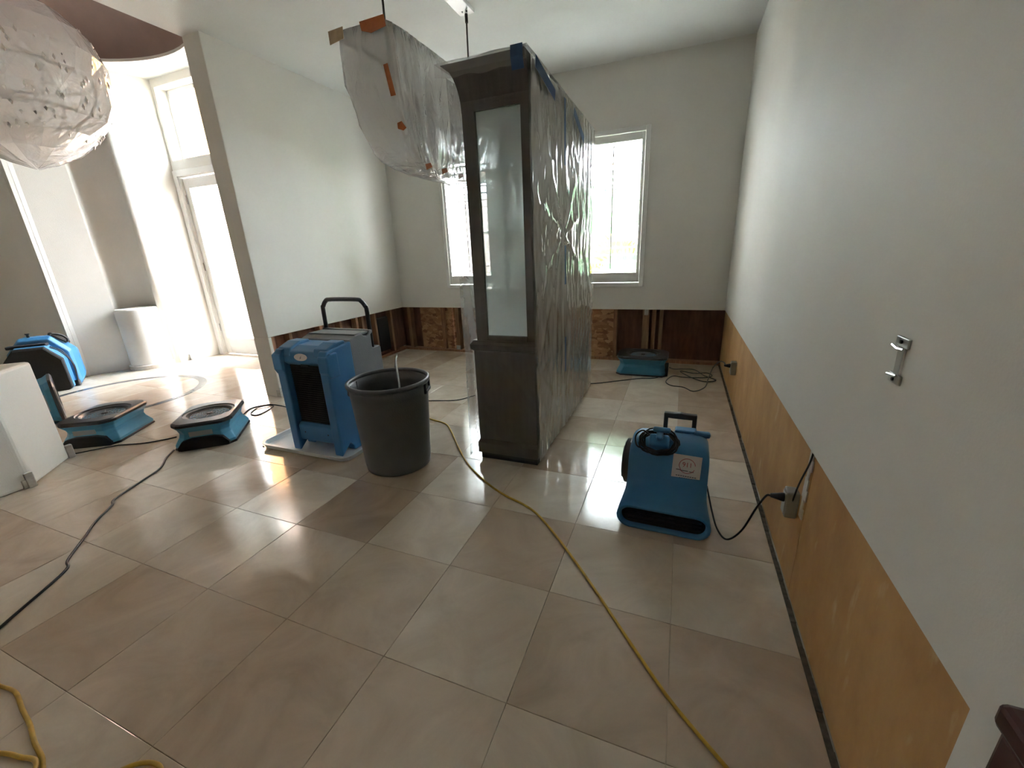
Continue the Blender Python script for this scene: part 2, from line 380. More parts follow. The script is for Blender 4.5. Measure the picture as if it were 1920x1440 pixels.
# ------------------------------------------------------------------ walls: right
wr = MB()
wr.box(XR, XR+.013, .668, YB+.1, CUT, ZC); wr.box(XR, XR+.013, -3.2, .668, 0, ZC)
wr.box(XR+.026, XR+.16, -3.2, YB+.2, -.1, ZC)
wr.make('wall_right', WALL); WRo = bpy.data.objects['wall_right']
tag(WRo, 'painted wall with its lower drywall cut away to bare yellow plywood', 'wall', kind='structure')
MB().box(XR+.013, XR+.026, .60, 1.553, .012, CUT+.03).make('plywood_panel', PLY, WRo)
MB().box(XR+.014, XR+.026, 1.559, YB+.12, .012, CUT+.03).make('plywood_panel', PLY, WRo)
mb = MB()
for i in range(40):                        # dark crumbled gap along the floor edge
    y = .668+i*.107; mb.box(XR-.004, XR+.013, y, y+.107, -.006, -.003+.010*random.random())
mb.make('floor_gap_debris', pm('dark_dust', (.09, .075, .055), rough=.95, var=.5, vs=40), WRo)
mb = MB()
for k in range(7):
    z = .33+k*.04; mb.box(XR+.009, XR+.0135, 1.566+.010*math.sin(k*2.1), 1.592+.016*random.random(), z, z+.041)
mb.make('joint_compound_strip', MUD, WRo)

# ------------------------------------------------------------------ walls: back with two windows
WIN = [('window_1', -1.11, -.39), ('window_2', -2.885, -2.165)]
WZ0, WZ1 = .867, 2.455
YO = YB+.18
def wall_y(x0, x1, y0, y1, z0, z1, holes, mb):
    xs = sorted(holes); cur = x0
    for a, b, c_, d in xs:
        if a > cur: mb.box(cur, a, y0, y1, z0, z1)
        if c_ > z0: mb.box(a, b, y0, y1, z0, c_)
        if d < z1: mb.box(a, b, y0, y1, d, z1)
        cur = b
    if cur < x1: mb.box(cur, x1, y0, y1, z0, z1)
mb = MB(); ins = .035
wall_y(XLo, XR+.1, YB, YO, CUT, ZC, [(a+ins, b-ins, WZ0+ins, WZ1-ins) for _, a, b in WIN], mb)
WB = mb.make('wall_back', WALL); tag(WB, 'painted window wall with its lower drywall cut away to studs and board', 'wall', kind='structure')
yS = YB+.105
SH = [(XLo+.1, -3.42, SHEATH), (-3.42, -2.90, OSB), (-2.90, -2.2, OSB), (-2.2, -1.05, SHEATH), (-1.05, -.70, OSB), (-.70, -.18, SHEATH), (-.18, XR+.05, SHEATH)]
for i, (a, b, mt) in enumerate(SH):
    dy = -.055 if i == 4 else (-.03 if i == 1 else 0)
    MB().box(a, b-.004, yS+dy, yS+.02, -.02, CUT+.06).make('sheathing_panel', mt, WB)
MB().box(XLo+.1, XR+.02, YB+.013, yS, -.012, .026).make('sill_plate', STUD, WB, bevel=.003)
for x, w, mt in ((-3.60, .05, STUDL), (-3.05, .04, STUD), (-2.83, .055, STUDL), (-2.70, .04, STUD), (-2.62, .038, STUD), (-1.9, .04, STUD), (-1.3, .04, STUD),
                 (-.70, .038, STUD), (-.375, .075, STUDL), (-.27, .04, STUD), (-.19, .038, STUDL)):
    MB().box(x, x+w, YB+.016, yS-.002, .026, CUT+.04).make('stud', mt, WB, bevel=.003)
MB().box(-2.835, -2.775, YB+.004, YB+.016, .03, .085).make('nail_plate', STEEL, WB)
MB().box(-.355, -.31, YB+.0, YB+.02, CUT-.065, CUT-.004).make('drywall_scrap', MUD, WB, bevel=.006)
# ------------------------------------------------------------------ walls: left
mb = MB(); mb.box(XLo, XL, YE, YB, CUT, ZF); mb.box(XLo, XL-.10, YE+.035, YB+.2, 0, CUT); mb.box(XLo, XL, YE, YE+.035, 0, CUT)
mb.box(XLo, XL, YE-5.9, YE, ZC+.12, ZF)
WL = mb.make('wall_left', WALL, bevel=.006); tag(WL, 'painted wall end beside the foyer with its foot cut away to dark studs', 'wall', kind='structure')
MB().box(XL-.0995, XL-.013, YE+.036, YB+.02, 0, .036).make('sill_plate', STUD, WL, bevel=.003)
MB().box(XL-.0995, XL-.09, YE+.036, YB+.106, .036, CUT+.03).make('sheathing_panel', SHEATH, WL)
for y, mt in ((YE+.04, STUD), (3.02, STUDL), (3.42, STUD), (3.72, STUD), (3.99, STUDL), (4.09, STUDL), (4.33, STUDL), (4.66, STUDL)):
    MB().box(XL-.09, XL-.013, y, y+.038, .036, CUT+.03).make('stud', mt, WL, bevel=.003)
MB().box(XL-.088, XL-.03, 4.40, 4.62, .08, .53).make('black_vapour_sheet', BLACKM, WL, bevel=.01)
mb = MB(); mb.box(XL-.004, XL+.004, YE-.004, YE+.036, .005, .10); mb.box(XL-.05, XL+.003, YE-.004, YE+.0, .005, .075)
mb.make('bent_corner_bead', STEEL, WL)

# ------------------------------------------------------------------ foyer walls
def wall_plan(name, pts, z0, z1, mat, label, off=.12, closed=False):
    # pts: visible face, thickness pushed to the outside of the round foyer
    inner = [Vector((x, y, 0)) for x, y in pts]
    outer = []
    for i, p in enumerate(inner):
        d = Vector((p.x-FC[0], p.y-FC[1], 0)).normalized(); outer.append(p+d*off)
    poly = inner+outer[::-1]
    o = MB().prism([(p.x, p.y) for p in poly], 'z', z0, z1).make(name, mat)
    return tag(o, label, 'wall', kind='structure')
L1, L2, L3, L4, L5 = (-7.0, 2.74), (-6.87, 3.14), (-6.56, 3.47), (-6.50, 3.68), (-6.43, 4.06)
w = wall_plan('wall_foyer_pilaster', [(-7.005, 2.66), L1, L2], 0, ZF, WALLF, 'pinkish pilaster face left of the round niche', off=.6)
w2 = wall_plan('wall_foyer_jamb', [L3, L4, L5], 0, ZF, WALLF, 'bright angled wall between the niche and the front door', off=.5)
# niche: half round recess above a half round pedestal
NC = Vector(((L2[0]+L3[0])/2, (L2[1]+L3[1])/2, 0)); d0 = Vector((L3[0]-L2[0], L3[1]-L2[1], 0)); NR = d0.length/2
ang0 = math.atan2(d0.y, d0.x)
arc = [(NC.x+NR*math.cos(ang0+pi*k/20), NC.y+NR*math.sin(ang0+pi*k/20)) for k in range(21)]
mb = MB(); o2 = [(NC.x+(NR+.08)*math.cos(ang0+pi*k/20), NC.y+(NR+.08)*math.sin(ang0+pi*k/20)) for k in range(21)]
mb.prism(arc+o2[::-1], 'z', .0, ZF)
nw = mb.make('wall_foyer_niche', WALLF); tag(nw, 'shaded half round niche standing above the pedestal', 'wall', kind='structure')
for p in nw.data.polygons: p.use_smooth = abs(p.normal.z) < .5 and len(p.vertices) == 4 and p.area < .4
mb = MB(); cir = lambda r, z: [(r*math.cos(2*pi*k/48), r*math.sin(2*pi*k/48), z) for k in range(48)]
mb.loft([cir(NR+.012, .03), cir(NR, .06), cir(NR, .775), cir(NR-.012, .795), cir(NR-.03, .80)], True, True)
dm = mb.make('pedestal_drum', WALLF, nw, loc=(NC.x, NC.y, 0)); dm['label'] = 'white plastered half round pedestal at the foot of the niche'
for p in dm.data.polygons: p.use_smooth = len(p.vertices) == 4
MB().loft([cir(NR+.02, 0), cir(NR+.022, .05), cir(NR+.01, .06)], True, True).make('torn_base', MUD, nw, loc=(NC.x, NC.y, 0))
# side wall that recedes behind the far dehumidifier
mb = MB().box(-9.3, -7.0, 2.70, 2.9, 0, ZF)
tag(mb.make('wall_foyer_side', WALLF), 'grey shaded wall behind the bright blue dehumidifier', 'wall', kind='structure')
for x, y, w_, h in ((-7.02, 2.64, .06, .12), (-6.515, 3.655, .035, .09)):
    MB().box(x, x+w_, y, y+.05, 0, h).make('torn_drywall_corner', STEEL, w if x < -6.8 else w2, bevel=.006)
# front door wall
DX0, DX1, DZ = -6.345, -5.40, 2.425
TZ0, TZ1 = 2.63, 3.46
mb = MB()
mb.box(-6.60, DX0-.03, 4.06, 4.26, 0, ZF); mb.box(DX1+.03, XLo+.05, 4.06, 4.26, 0, ZF)
mb.box(DX0-.03, DX1+.03, 4.06, 4.26, DZ+.02, TZ0); mb.box(DX0-.03, DX1+.03, 4.06, 4.26, TZ1, ZF)
tag(mb.make('wall_entry', WALLF), 'entry wall around the glazed front door and its transom', 'wall', kind='structure')
dr = thing('door_1', 'white glazed front door with obscure glass', 'door', (DX0, 4.10, 0), kind='structure')
dw = DX1-DX0
mb = MB(); s = .105
mb.box(0, s, 0, .045, .01, DZ-.01); mb.box(dw-s, dw, 0, .045, .01, DZ-.01); mb.box(s, dw-s, 0, .045, .01, .25); mb.box(s, dw-s, 0, .045, 2.29, DZ-.01)
mb.make('door_leaf', WHITE, dr, bevel=.004)
mb = MB(); q = .016
mb.box(s-q, s, -.008, .0, .25-q, 2.29+q); mb.box(dw-s, dw-s+q, -.008, 0, .25-q, 2.29+q); mb.box(s, dw-s, -.008, 0, .25-q, .25); mb.box(s, dw-s, -.008, 0, 2.29, 2.29+q)
mb.make('glazing_bead', WHITE, dr, bevel=.003)
MB().box(s, dw-s, .018, .026, .25, 2.29).make('glass_pane', DOORGL, dr)
for z in (.35, 1.22, 2.1): MB().lathe([(.009, z), (.009, z+.11)], 12, (-.006, -.012, 0), cap=True).make('hinge', CHROME, dr)
hd = MB(); hd.box(dw-.075, dw-.035, -.008, 0, .95, 1.15); hd.box(dw-.16, dw-.05, -.05, -.035, 1.04, 1.06); hd.make('door_handle', CHROME, dr, bevel=.004)
mb = MB(); cw = .075
mb.box(DX0-cw-.01, DX0-.01, 4.04, 4.07, 0, DZ+.085); mb.box(DX1+.01, DX1+cw+.01, 4.04, 4.07, 0, DZ+.085); mb.box(DX0-.01, DX1+.01, 4.04, 4.07, DZ+.01, DZ+.085)
mb.box(DX0-.03, DX0, 4.06, 4.26, 0, DZ+.01); mb.box(DX1, DX1+.03, 4.06, 4.26, 0, DZ+.01); mb.box(DX0, DX1, 4.06, 4.26, DZ, DZ+.02)
tag(mb.make('trim_1', WHITE, bevel=.004), 'white casing around the front door', 'trim', kind='structure')
tw = thing('window_3', 'tall transom window above the front door', 'window', (DX0-.03, 4.2, TZ0), kind='structure')
mb = MB(); ww = dw+.06; hh = TZ1-TZ0; e = .05
mb.box(0, e, 0, .04, 0, hh); mb.box(ww-e, ww, 0, .04, 0, hh); mb.box(e, ww-e, 0, .04, 0, e); mb.box(e, ww-e, 0, .04, hh-e, hh)
mb.make('window_frame', WHITE, tw, bevel=.004)
MB().box(e, ww-e, .015, .021, e, hh-e).make('glass_pane', PANE, tw)
# low wall in the left foreground
P1, P2 = Vector((-3.768, 1.009)), Vector((-4.075, 1.32))
poly = [P1, P2, P2+Vector((-.62, -.55)), P1+Vector((-.9, -1.6)), P1+Vector((-.03, -1.6))]
mb = MB(); mb.prism([(p.x, p.y) for p in poly], 'z', .0, .735)
pw = mb.make('wall_low', WALLF, bevel=.022, segs=3); tag(pw, 'white plastered low wall with a rounded cap at the foyer edge', 'wall', kind='structure')
mb = MB()
for (x, y) in ((P1.x-.012, P1.y-.02), (P2.x-.01, P2.y-.012)):
    mb.box(x, x+.03, y, y+.04, 0, .10); mb.box(x-.02, x+.02, y-.02, y+.02, 0, .06)
mb.make('torn_corner', STEEL, pw, bevel=.005)
# walls that close the house behind the camera
tag(MB().box(-9.4, -9.2, -3.2, 2.8, 0, ZF+.1).make('wall_far_left', WALLF), 'plain wall closing the foyer on the far side', 'wall', kind='structure')
tag(MB().box(-9.3, .75, -3.4, -3.2, 0, ZF+.1).make('wall_rear', WALL), 'plain rear wall closing the house behind the dining room', 'wall', kind='structure')

# ------------------------------------------------------------------ windows with plantation shutters
louver = None
def window(name, x0, x1, label):
    w = thing(name, label, 'window', (x0, YB, WZ0), kind='structure')
    W_, H_ = x1-x0, WZ1-WZ0; a = .045
    mb = MB()
    mb.box(0, a, -.022, .05, 0, H_); mb.box(W_-a, W_, -.022, .05, 0, H_); mb.box(a, W_-a, -.022, .05, 0, a); mb.box(a, W_-a, -.022, .05, H_-a, H_)
    mb.make('casing', WHITE, w, bevel=.005)
    z0, z1 = 1.022-WZ0, 2.335-WZ0; b = .080
    mb = MB()
    mb.box(a+.003, b, -.008, .022, a+.004, H_-a-.004); mb.box(W_-b, W_-a-.003, -.008, .022, a+.004, H_-a-.004)
    mb.box(b, W_-b, -.008, .022, a+.004, z0); mb.box(b, W_-b, -.008, .022, z1, H_-a-.004)
    mb.make('shutter_frame', WHITE, w, bevel=.004)
    n = 17; st = (z1-z0)/n
    global louver
    if louver is None:
        L = W_-2*b-.006; prof = [(-.030, 0), (-.02, .0042), (0, .0056), (.02, .0042), (.030, 0), (.02, -.0042), (0, -.0056), (-.02, -.0042)]
        ml = MB().prism(prof, 'x', 0, L)
        o = ml.make('louver', WHITE, w); louver = o.data; bpy.data.objects.remove(o)
    for i in range(n):
        o = link('louver', louver, None, w, loc=(b+.003, .007, z0+st*(i+.5))); o.rotation_euler = (math.radians(-9), 0, 0)
    MB().box(W_/2-.006, W_/2+.006, -.036, -.026, z0+.04, z1-.04).make('tilt_rod', WHITE, w, bevel=.002)
    mb = MB(); f = .04
    mb.box(.035, .035+f, .13, .17, .035, H_-.035); mb.box(W_-.035-f, W_-.035, .13, .17, .035, H_-.035)
    mb.box(.035+f, W_-.035-f, .13, .17, .035, .035+f); mb.box(.035+f, W_-.035-f, .13, .17, H_-.035-f, H_-.035)
    mb.make('sash', WHITE, w, bevel=.003)
    MB().box(.07, W_-.07, .148, .153, .07, H_-.07).make('glass_pane', PANE, w)
window('window_1', *WIN[0][1:], 'white shuttered window showing a green palm outside')
window('window_2', *WIN[1][1:], 'white shuttered window facing a pale stucco wall, half hidden by the tall cabinet')

# ------------------------------------------------------------------ outdoors
g = MB().box(-30, 30, 5.3, 40, -.3, -.12).make('ground', SOIL); tag(g, 'pale gravel garden ground outside the windows', 'ground', kind='structure')
g = MB().box(-30, 30, -30, -3.4, -.3, -.12).make('patio_ground', SOIL); tag(g, 'pale patio behind the house', 'ground', kind='structure')
pt = thing('added_bounce_wall', 'unseen tan wall added behind the house to bounce warm light', 'wall', (0, -6.2, -.15))  # added to warm light from the rear; the closed rear wall now hides it
MB().box(-9, 6, -.2, 0, 0, 3.6).make('wall_face', pm('tan_bounce_stucco', (.52, .47, .42), rough=.9, bump=.3, bs=40), pt); MB().box(-9, 6, -.24, .04, 3.6, 3.68).make('coping', PALEST, pt)
pw_ = thing('stucco_porch_wall', 'peach and orange stucco wall across the porch outside the front door', 'wall', (-11.0, 8.5, -.15))
MB().box(-6, 5.0, 0, .25, 0, 3.9).make('lower_wall', STUCCO, pw_); MB().box(-6, 5.0, -.12, .25, 3.9, 6.4).make('upper_wall', ORANGE, pw_)
MB().box(-6, 5.0, -.06, 0, 2.9, 3.2).make('moulding', PALEST, pw_); MB().box(-6, 5.0, -.10, 0, 0, .75).make('plinth', pm('grey_stucco', (.36, .36, .40), rough=.9), pw_)
pr_ = thing('added_shade_roof', 'unseen flat roof added to shade the stucco wall outside the front door', 'roof', (-12.75, 6.6, 6.3))  # unseen roof, added only to darken the stucco wall across the porch
MB().box(-4.3, 5.4, -2.3, 2.2, 0, .15).make('shade_slab', PALEST, pr_)
for x in (-4.2, 5.1): MB().box(x, x+.2, 1.6, 1.85, -6.45, 0).make('shade_post', STUCCO, pr_)
nb = thing('neighbour_wall', 'pale pink stucco side wall beyond the shutters', 'wall', (-4.2, 7.0, -.15))
MB().box(-.2, 2.05, 0, .25, 0, 2.3).make('stucco_face', pm('pink_side_stucco', (.62, .54, .52), rough=.9, var=.05, bump=.3, bs=40), nb); MB().box(1.85, 2.1, -.06, 0, 0, 2.3).make('corner_trim', WHITE, nb)
gw = thing('garden_wall', 'low pale garden wall behind the palm', 'wall', (0, 11, -.15))
MB().box(-6, 8, 0, .2, 0, 1.7).make('wall_face', PALEST, gw); MB().box(-6, 8, -.04, .24, 1.7, 1.78).make('coping', WHITE, gw)
palm = thing('fan_palm', 'green fan palm with broad split leaves outside the shuttered window', 'palm', (-.85, 6.9, .02))
MB().lathe([(.13, -.15), (.09, .5), (.08, 1.0), (.05, 1.25)], 14, cap=True).make('trunk', TRUNK, palm)
def frond(c, R, face, tilt, mt, spread=1.25, n=22):
    mb = MB(); base = Vector((0, 0, 1.1)); c = Vector(c)
    mb.tube([base, (base+c)/2+Vector((0, 0, .06)), c], .012, 6)
    rot = Matrix.Rotation(face, 3, 'Z') @ Matrix.Rotation(tilt, 3, 'Y')
    for i in range(n):
        a = -spread+2*spread*i/(n-1); d = Vector((math.sin(a), -.12*abs(math.sin(a*2)), math.cos(a))); sd = Vector((math.cos(a), 0, -math.sin(a)))
        L = R*(1-.18*(a/spread)**2)*(1+.05*random.random()); w1 = .034*R/.6
        q = [Vector((0, 0, 0)), d*L*.55+sd*w1, d*L*.8+sd*w1*.6, d*L-Vector((0, .04, .03)), d*L*.8-sd*w1*.6, d*L*.55-sd*w1]
        q2 = [c+rot@p for p in q]; q3 = [p+Vector((0, .004, 0)) for p in q2]
        mb.loft([q2, q3])
    mb.make('frond', mt, palm)
for cc, R, fa, ti, mt in (((-.25, -.35, 1.45), .80, .1, 0, PALM), ((.18, -.1, 1.62), .85, -.2, .25, PALM), ((-.5, .1, 1.5), .75, .2, -.45, PALM), ((.1, -.5, .75), .6, 0, .2, PALM),
                          ((-.3, -.45, .65), .5, .2, -.4, PALMY), ((.42, -.2, .8), .6, -.3, .7, PALM), ((-.05, -.4, 1.0), .5, 0, .1, PALMY), ((.5, .2, 1.4), .7, -.3, .8, PALM), ((-.55, -.1, .5), .5, .4, -.9, PALM)):
    frond(cc, R, fa, ti, mt)

# ------------------------------------------------------------------ wrapped china cabinet
ADDED_LINING = pm('added_pale_lining', (.84, .88, .87), rough=.5, var=.03)  # pale panels added inside the cabinet to brighten its end glass
cab = thing('china_cabinet', 'tall dark grey china cabinet with a glazed end, standing free in the room', 'cabinet', (-.955, 2.22, 0))
D = 1.57
mb = MB().box(-.2, .2, 0, D, .14, .735); mb.make('base_cabinet', CABW, cab, bevel=.006)
mb = MB().box(-.195, .195, .004, D-.004, .0, .045); mb.make('toe_strip', BLACKM, cab)
mb = MB().loft([[(-.21, -.01, .045), (.205, -.01, .045), (.205, D+.01, .045), (-.21, D+.01, .045)], [(-.21, -.01, .115), (.205, -.01, .115), (.205, D+.01, .115), (-.21, D+.01, .115)], [(-.198, .002, .14), (.199, .002, .14), (.199, D-.002, .14), (-.198, D-.002, .14)]])
mb.make('plinth', CABW, cab)
mb = MB(); rr = lambda o, z: [(-.2-o, -o, z), (.2+o*.3, -o, z), (.2+o*.3, D+o, z), (-.2-o, D+o, z)]
mb.loft([rr(0, .735), rr(.014, .75), rr(.016, .775), rr(.004, .79), rr(0, .80)]); mb.make('waist_moulding', CABW, cab)
x0 = -.172
mb = MB(); mb.box(x0, -.097, 0, .03, .80, 2.06); mb.box(.153, .2, 0, .03, .80, 2.06); mb.box(-.097, .153, 0, .03, .80, .832); mb.box(-.097, .153, 0, .03, 2.0, 2.06)
mb.make('end_frame', CABW, cab, bevel=.003)
raw('glass_pane', [(-.097, .0145, .832), (.153, .0145, .832), (.153, .0145, 2.0), (-.097, .0145, 2.0)], [(0, 1, 2, 3)], FROST, cab)
MB().box(.188, .2, .03, D-.03, .80, 2.06).make('back_panel', CABW, cab); MB().box(.182, .1875, .032, D-.032, .802, 2.058).make('added_bright_lining', ADDED_LINING, cab); MB().box(x0+.024, .181, .032, D-.032, .801, .806).make('added_bright_floor', ADDED_LINING, cab); MB().box(x0+.024, .181, .032, D-.032, 2.050, 2.058).make('added_bright_ceiling', ADDED_LINING, cab)
mb = MB(); mb.box(x0, -.097, D-.03, D, .80, 2.06); mb.box(.153, .2, D-.03, D, .80, 2.06); mb.box(-.097, .153, D-.03, D, .80, .832); mb.box(-.097, .153, D-.03, D, 2.0, 2.06)
mb.make('far_end_frame', CABW, cab, bevel=.003)
MB().box(-.097, .153, D-.017, D-.012, .832, 2.0).make('glass_pane', CABGL, cab)
MB().box(x0, .2, .0, D, 2.06, 2.10).make('top_panel', CABW, cab)
for k in range(3):
    a, b = .03+k*.503, .03+(k+1)*.503
    dd = MB(); dd.box(x0, x0+.022, a, a+.028, .81, 2.05); dd.box(x0, x0+.022, b-.028, b, .81, 2.05); dd.box(x0, x0+.022, a+.028, b-.028, .81, .84); dd.box(x0, x0+.022, a+.028, b-.028, 2.02, 2.05)
    do = dd.make('glass_door', CABW, cab, bevel=.003)
    MB().box(x0+.009, x0+.013, a+.028, b-.028, .84, 2.02).make('door_pane', CABGL, do)
for z in (1.096, 1.411, 1.722): MB().box(x0+.03, .186, .022, D-.035, z, z+.008).make('glass_shelf', SHELF, cab)
mb = MB(); rings = []
for k in range(9):
    t = k/8; z = 2.0+.20*t; o = .068*(1-math.sqrt(max(0, 1-t*t)))
    rings.append([(x0-o, -o, z), (.2+o*.1, -o, z), (.2+o*.1, D+o*.3, z), (x0-o, D+o*.3, z)])
mb.loft(rings); mb.make('crown_moulding', CABW, cab)
# polythene wrapped round the cabinet, with its tape
wrap = thing('plastic_wrap', 'clear creased plastic sheeting taped around the tall cabinet', 'plastic sheeting', (-.955, 2.22, 0))
def grid(nu, nv, fn, name, mat, parent, smooth=True):
    vs = [fn(i/nu, j/nv) for j in range(nv+1) for i in range(nu+1)]
    fs = [(j*(nu+1)+i, j*(nu+1)+i+1, (j+1)*(nu+1)+i+1, (j+1)*(nu+1)+i) for j in range(nv) for i in range(nu)]
    return raw(name, vs, fs, mat, parent, smooth=smooth)
def fold(y, z, s=0.0):
    # creases that run to the pinched knots of the sheet
    h = 0
    for cy_, cz, k, A in ((.565, 1.40, 9, .016), (.02, .60, 7, .009), (1.50, .80, 7, .008), (.565, 2.12, 8, .008)):
        dy, dz = y-cy_, z-cz; r = math.hypot(dy, dz)+.02; a = math.atan2(dz, dy)
        w = math.sin(a*k+2.2*noise.noise(Vector((a*1.5+s, r*2, cz)))) ; w = max(0, w)**3
        h += A*w*min(1, r/.12)*math.exp(-r*1.7)
    h += .010*max(0, noise.noise(Vector((y*9+s, z*1.6, 1.3))))**1.5
    h += .004*noise.noise(Vector((y*22, z*9+s, 4.1)))
    return h
def right_sheet(u, v):
    y = -.012+u*(D+.03); z = .035+v*2.165; e = min(1, abs(y-.565)/.03)
    x = .213+fold(y, z)*(.35+.65*e)+(.006 if y > .565 else 0)
    return (x, y, z)
grid(90, 130, right_sheet, 'side_sheet', FILM, wrap)
def end_sheet(u, v):
    x = -.222+u*.437; z = .04+v*2.0
    h = .008+.5*fold(x*1.6+.3, z, 3.0)
    if z < .74: h += .012*max(0, math.sin((z*1.3+x*1.9)*9))**4
    return (x, -.018-h, z)
grid(50, 110, end_sheet, 'end_sheet', FILMF, wrap)
def left_sheet(u, v):
    y = -.02+u*(D+.05); z = .012+v*2.15
    return (-.232-.035*(1-v)**2-.012*abs(noise.noise(Vector((y*6, z*1.5, 0))))*2, y, z)
grid(60, 60, left_sheet, 'front_sheet', FILMW, wrap)
def top_sheet(u, v):
    x = -.262+u*.487; y = -.085+v*(D+.12)
    e = min(u, 1-u, v*3, (1-v)*3)
    return (x, y, 2.205+.02*min(1, e*8)+.008*noise.noise(Vector((x*9, y*5, 0))))
grid(24, 60, top_sheet, 'top_sheet', FILMT, wrap)
def crown_sheet(u, v):
    x = -.262+u*.485; z = 2.205-.06*v-.02*math.sin(u*pi)*v*(1+noise.noise(Vector((u*4, 0, 0))))
    return (x, -.085-.004*v+.004*noise.noise(Vector((u*9, v*3, 2))), z)
grid(30, 6, crown_sheet, 'crown_sheet', FILMT, wrap)
def strip(name, mat, parent, pts, wdir, w):
    vs = []; wd = Vector(wdir)*w/2
    for p in pts: vs += [Vector(p)-wd, Vector(p)+wd]
    fs = [(2*i, 2*i+1, 2*i+3, 2*i+2) for i in range(len(pts)-1)]
    o = raw(name, vs, fs, mat, parent); md = o.modifiers.new('thickness', 'SOLIDIFY'); md.thickness = .0012
    return o
def rs(y, z, o=.004): p = right_sheet((y+.012)/(D+.03), (z-.035)/2.165); return (p[0]+o, p[1], p[2])
for z0_, z1_ in ((1.08, 1.33), (.47, .72), (1.80, 2.16)):
    strip('blue_tape', BTAPE, wrap, [(.236, .565, z0_+(z1_-z0_)*k/4) for k in range(5)], (0, 1, 0), .04)
strip('blue_tape', BTAPE, wrap, [(.229+.004*k, .03+.10*k, 2.175-.022*k) for k in range(4)], (0, .2, 1), .055)
strip('blue_tape', BTAPE, wrap, [(.235, .80+.10*k, 2.15-.035*k) for k in range(4)], (0, .3, 1), .05)
strip('blue_tape', BTAPE, wrap, [(.178, -.094, 2.206), (.178, -.097, 2.16), (.180, -.085, 2.11)], (1, 0, 0), .06)

# ------------------------------------------------------------------ wrapped linear chandelier
ch = thing('linear_chandelier', 'long crystal chandelier bagged in cloudy plastic with orange tape, hung from two rods', 'chandelier', (-1.67, 2.94, 2.47))
mb = MB().box(-.045, .075, -.54, .535, .555, .58); mb.make('ceiling_canopy', WHITE, ch, bevel=.004)
for y in (-.53, .52):
    r_ = MB(); r_.tube([(0, y, 0), (.012, y, .56)], .0065, 10); r_.make('suspension_rod', DARKMET, ch)
    k_ = MB(); k_.lathe([(.012, .50), (.012, .555)], 12, (.011, y, 0), cap=True); k_.make('rod_coupling', DARKMET, ch)
for x in (.0, .035):
    MB().lathe([(.006, .549), (.006, .556)], 10, (x, .48, 0), cap=True).make('canopy_screw', BLACK, ch)
mb = MB(); mb.box(-.16, -.14, -.73, .73, -.035, -.008); mb.box(.14, .16, -.73, .73, -.035, -.008); mb.box(-.15, .15, -.73, -.708, -.035, -.008); mb.box(-.15, .15, .708, .73, -.035, -.008); mb.box(-.15, .15, -.02, .02, -.03, -.008)
mb.make('top_frame', DARKMET, ch)
PROF = [(0, .180, .762), (-.10, .184, .760), (-.24, .182, .750), (-.34, .178, .725), (-.42, .170, .685), (-.50, .160, .635), (-.56, .150, .600), (-.60, .135, .54), (-.625, .115, .46), (-.645, .08, .36), (-.655, .03, .2)]
def env(a, k, off=0):
    z, hx, hy = PROF[k]
    c_, s_ = math.cos(a), math.sin(a); p = .22
    x = hx*math.copysign(abs(c_)**p, c_); y = hy*math.copysign(abs(s_)**p, s_)
    q = k/10
    f = (noise.noise(Vector((x*16, y*16, z*1.2)))*.013+(.5-abs(noise.noise(Vector((x*24+z*3, y*24, z*1.6)))))*.034+noise.noise(Vector((x*40, y*40, z*4)))*.004)*min(1, q*3+.2)
    z2 = z+(.018*noise.noise(Vector((x*9, y*6, 7))) if k > 5 else 0)
    n_ = Vector((x/hx, y/hy*.6, 0)); n_.normalize()
    return Vector((x, y, z2))+n_*(f+off)
NA = 260
mb = MB(); mb.loft([[env(2*pi*i/NA, k) for i in range(NA)] for k in range(len(PROF))], True, True)
mb.make('plastic_bag', WRAPM, ch, smooth=True)
# crystal strands seen dimly through the film
mb = MB(); mb2 = MB()
def drop(m_, p, L, r):
    p = Vector(p); q = [p+Vector((r*math.cos(a), r*math.sin(a), -L*.6)) for a in (0, pi/2, pi, 1.5*pi)]
    m_.add([p]+q+[p+Vector((0, 0, -L))], [(0, 1, 2), (0, 2, 3), (0, 3, 4), (0, 4, 1), (5, 2, 1), (5, 3, 2), (5, 4, 3), (5, 1, 4)])
for i in range(900):
    x = random.uniform(-.145, .145); y = random.uniform(-.70, .70)
    side = random.random()
    if side < .4: x = random.choice((-.15, .15))*random.uniform(.93, 1)
    elif side < .6: y = random.choice((-.68, .68))*random.uniform(.95, 1)
    lim = -.60*(1-.55*max(0, abs(y)-.45)/.3)
    z = random.uniform(-.06, lim+.05)
    drop(mb if random.random() < .72 else mb2, (x, y, z), random.uniform(.025, .075), .008)
o = mb.make('crystal_strands', CRYST, ch); o['kind'] = 'stuff'
o = mb2.make('smoky_crystal_strands', CRYSTD, ch); o['kind'] = 'stuff'
def patch(parent, mat, pts, name='orange_tape', th=.002):
    o = raw(name, pts, [tuple(range(len(pts)))], mat, parent); md = o.modifiers.new('thickness', 'SOLIDIFY'); md.thickness = th; md.offset = 0; return o
yf = -.782
patch(ch, OTAPE, [(.02, yf, .002), (.175, yf, .004), (.18, yf+.002, -.045), (.09, yf-.004, -.06), (.03, yf-.003, -.04)])
patch(ch, TTAPE, [(-.19, yf, .0), (-.09, yf, .004), (-.09, yf-.003, -.05), (-.188, yf-.002, -.062)], 'tan_tape')
patch(ch, OTAPE, [(.138, yf, -.205), (.166, yf-.001, -.203), (.186, yf+.014, -.345), (.158, yf+.008, -.348)])
patch(ch, OTAPE, [(.150, yf+.05, -.462), (.176, yf+.055, -.455), (.190, yf+.075, -.485), (.178, yf+.06, -.50), (.15, yf+.05, -.49)])
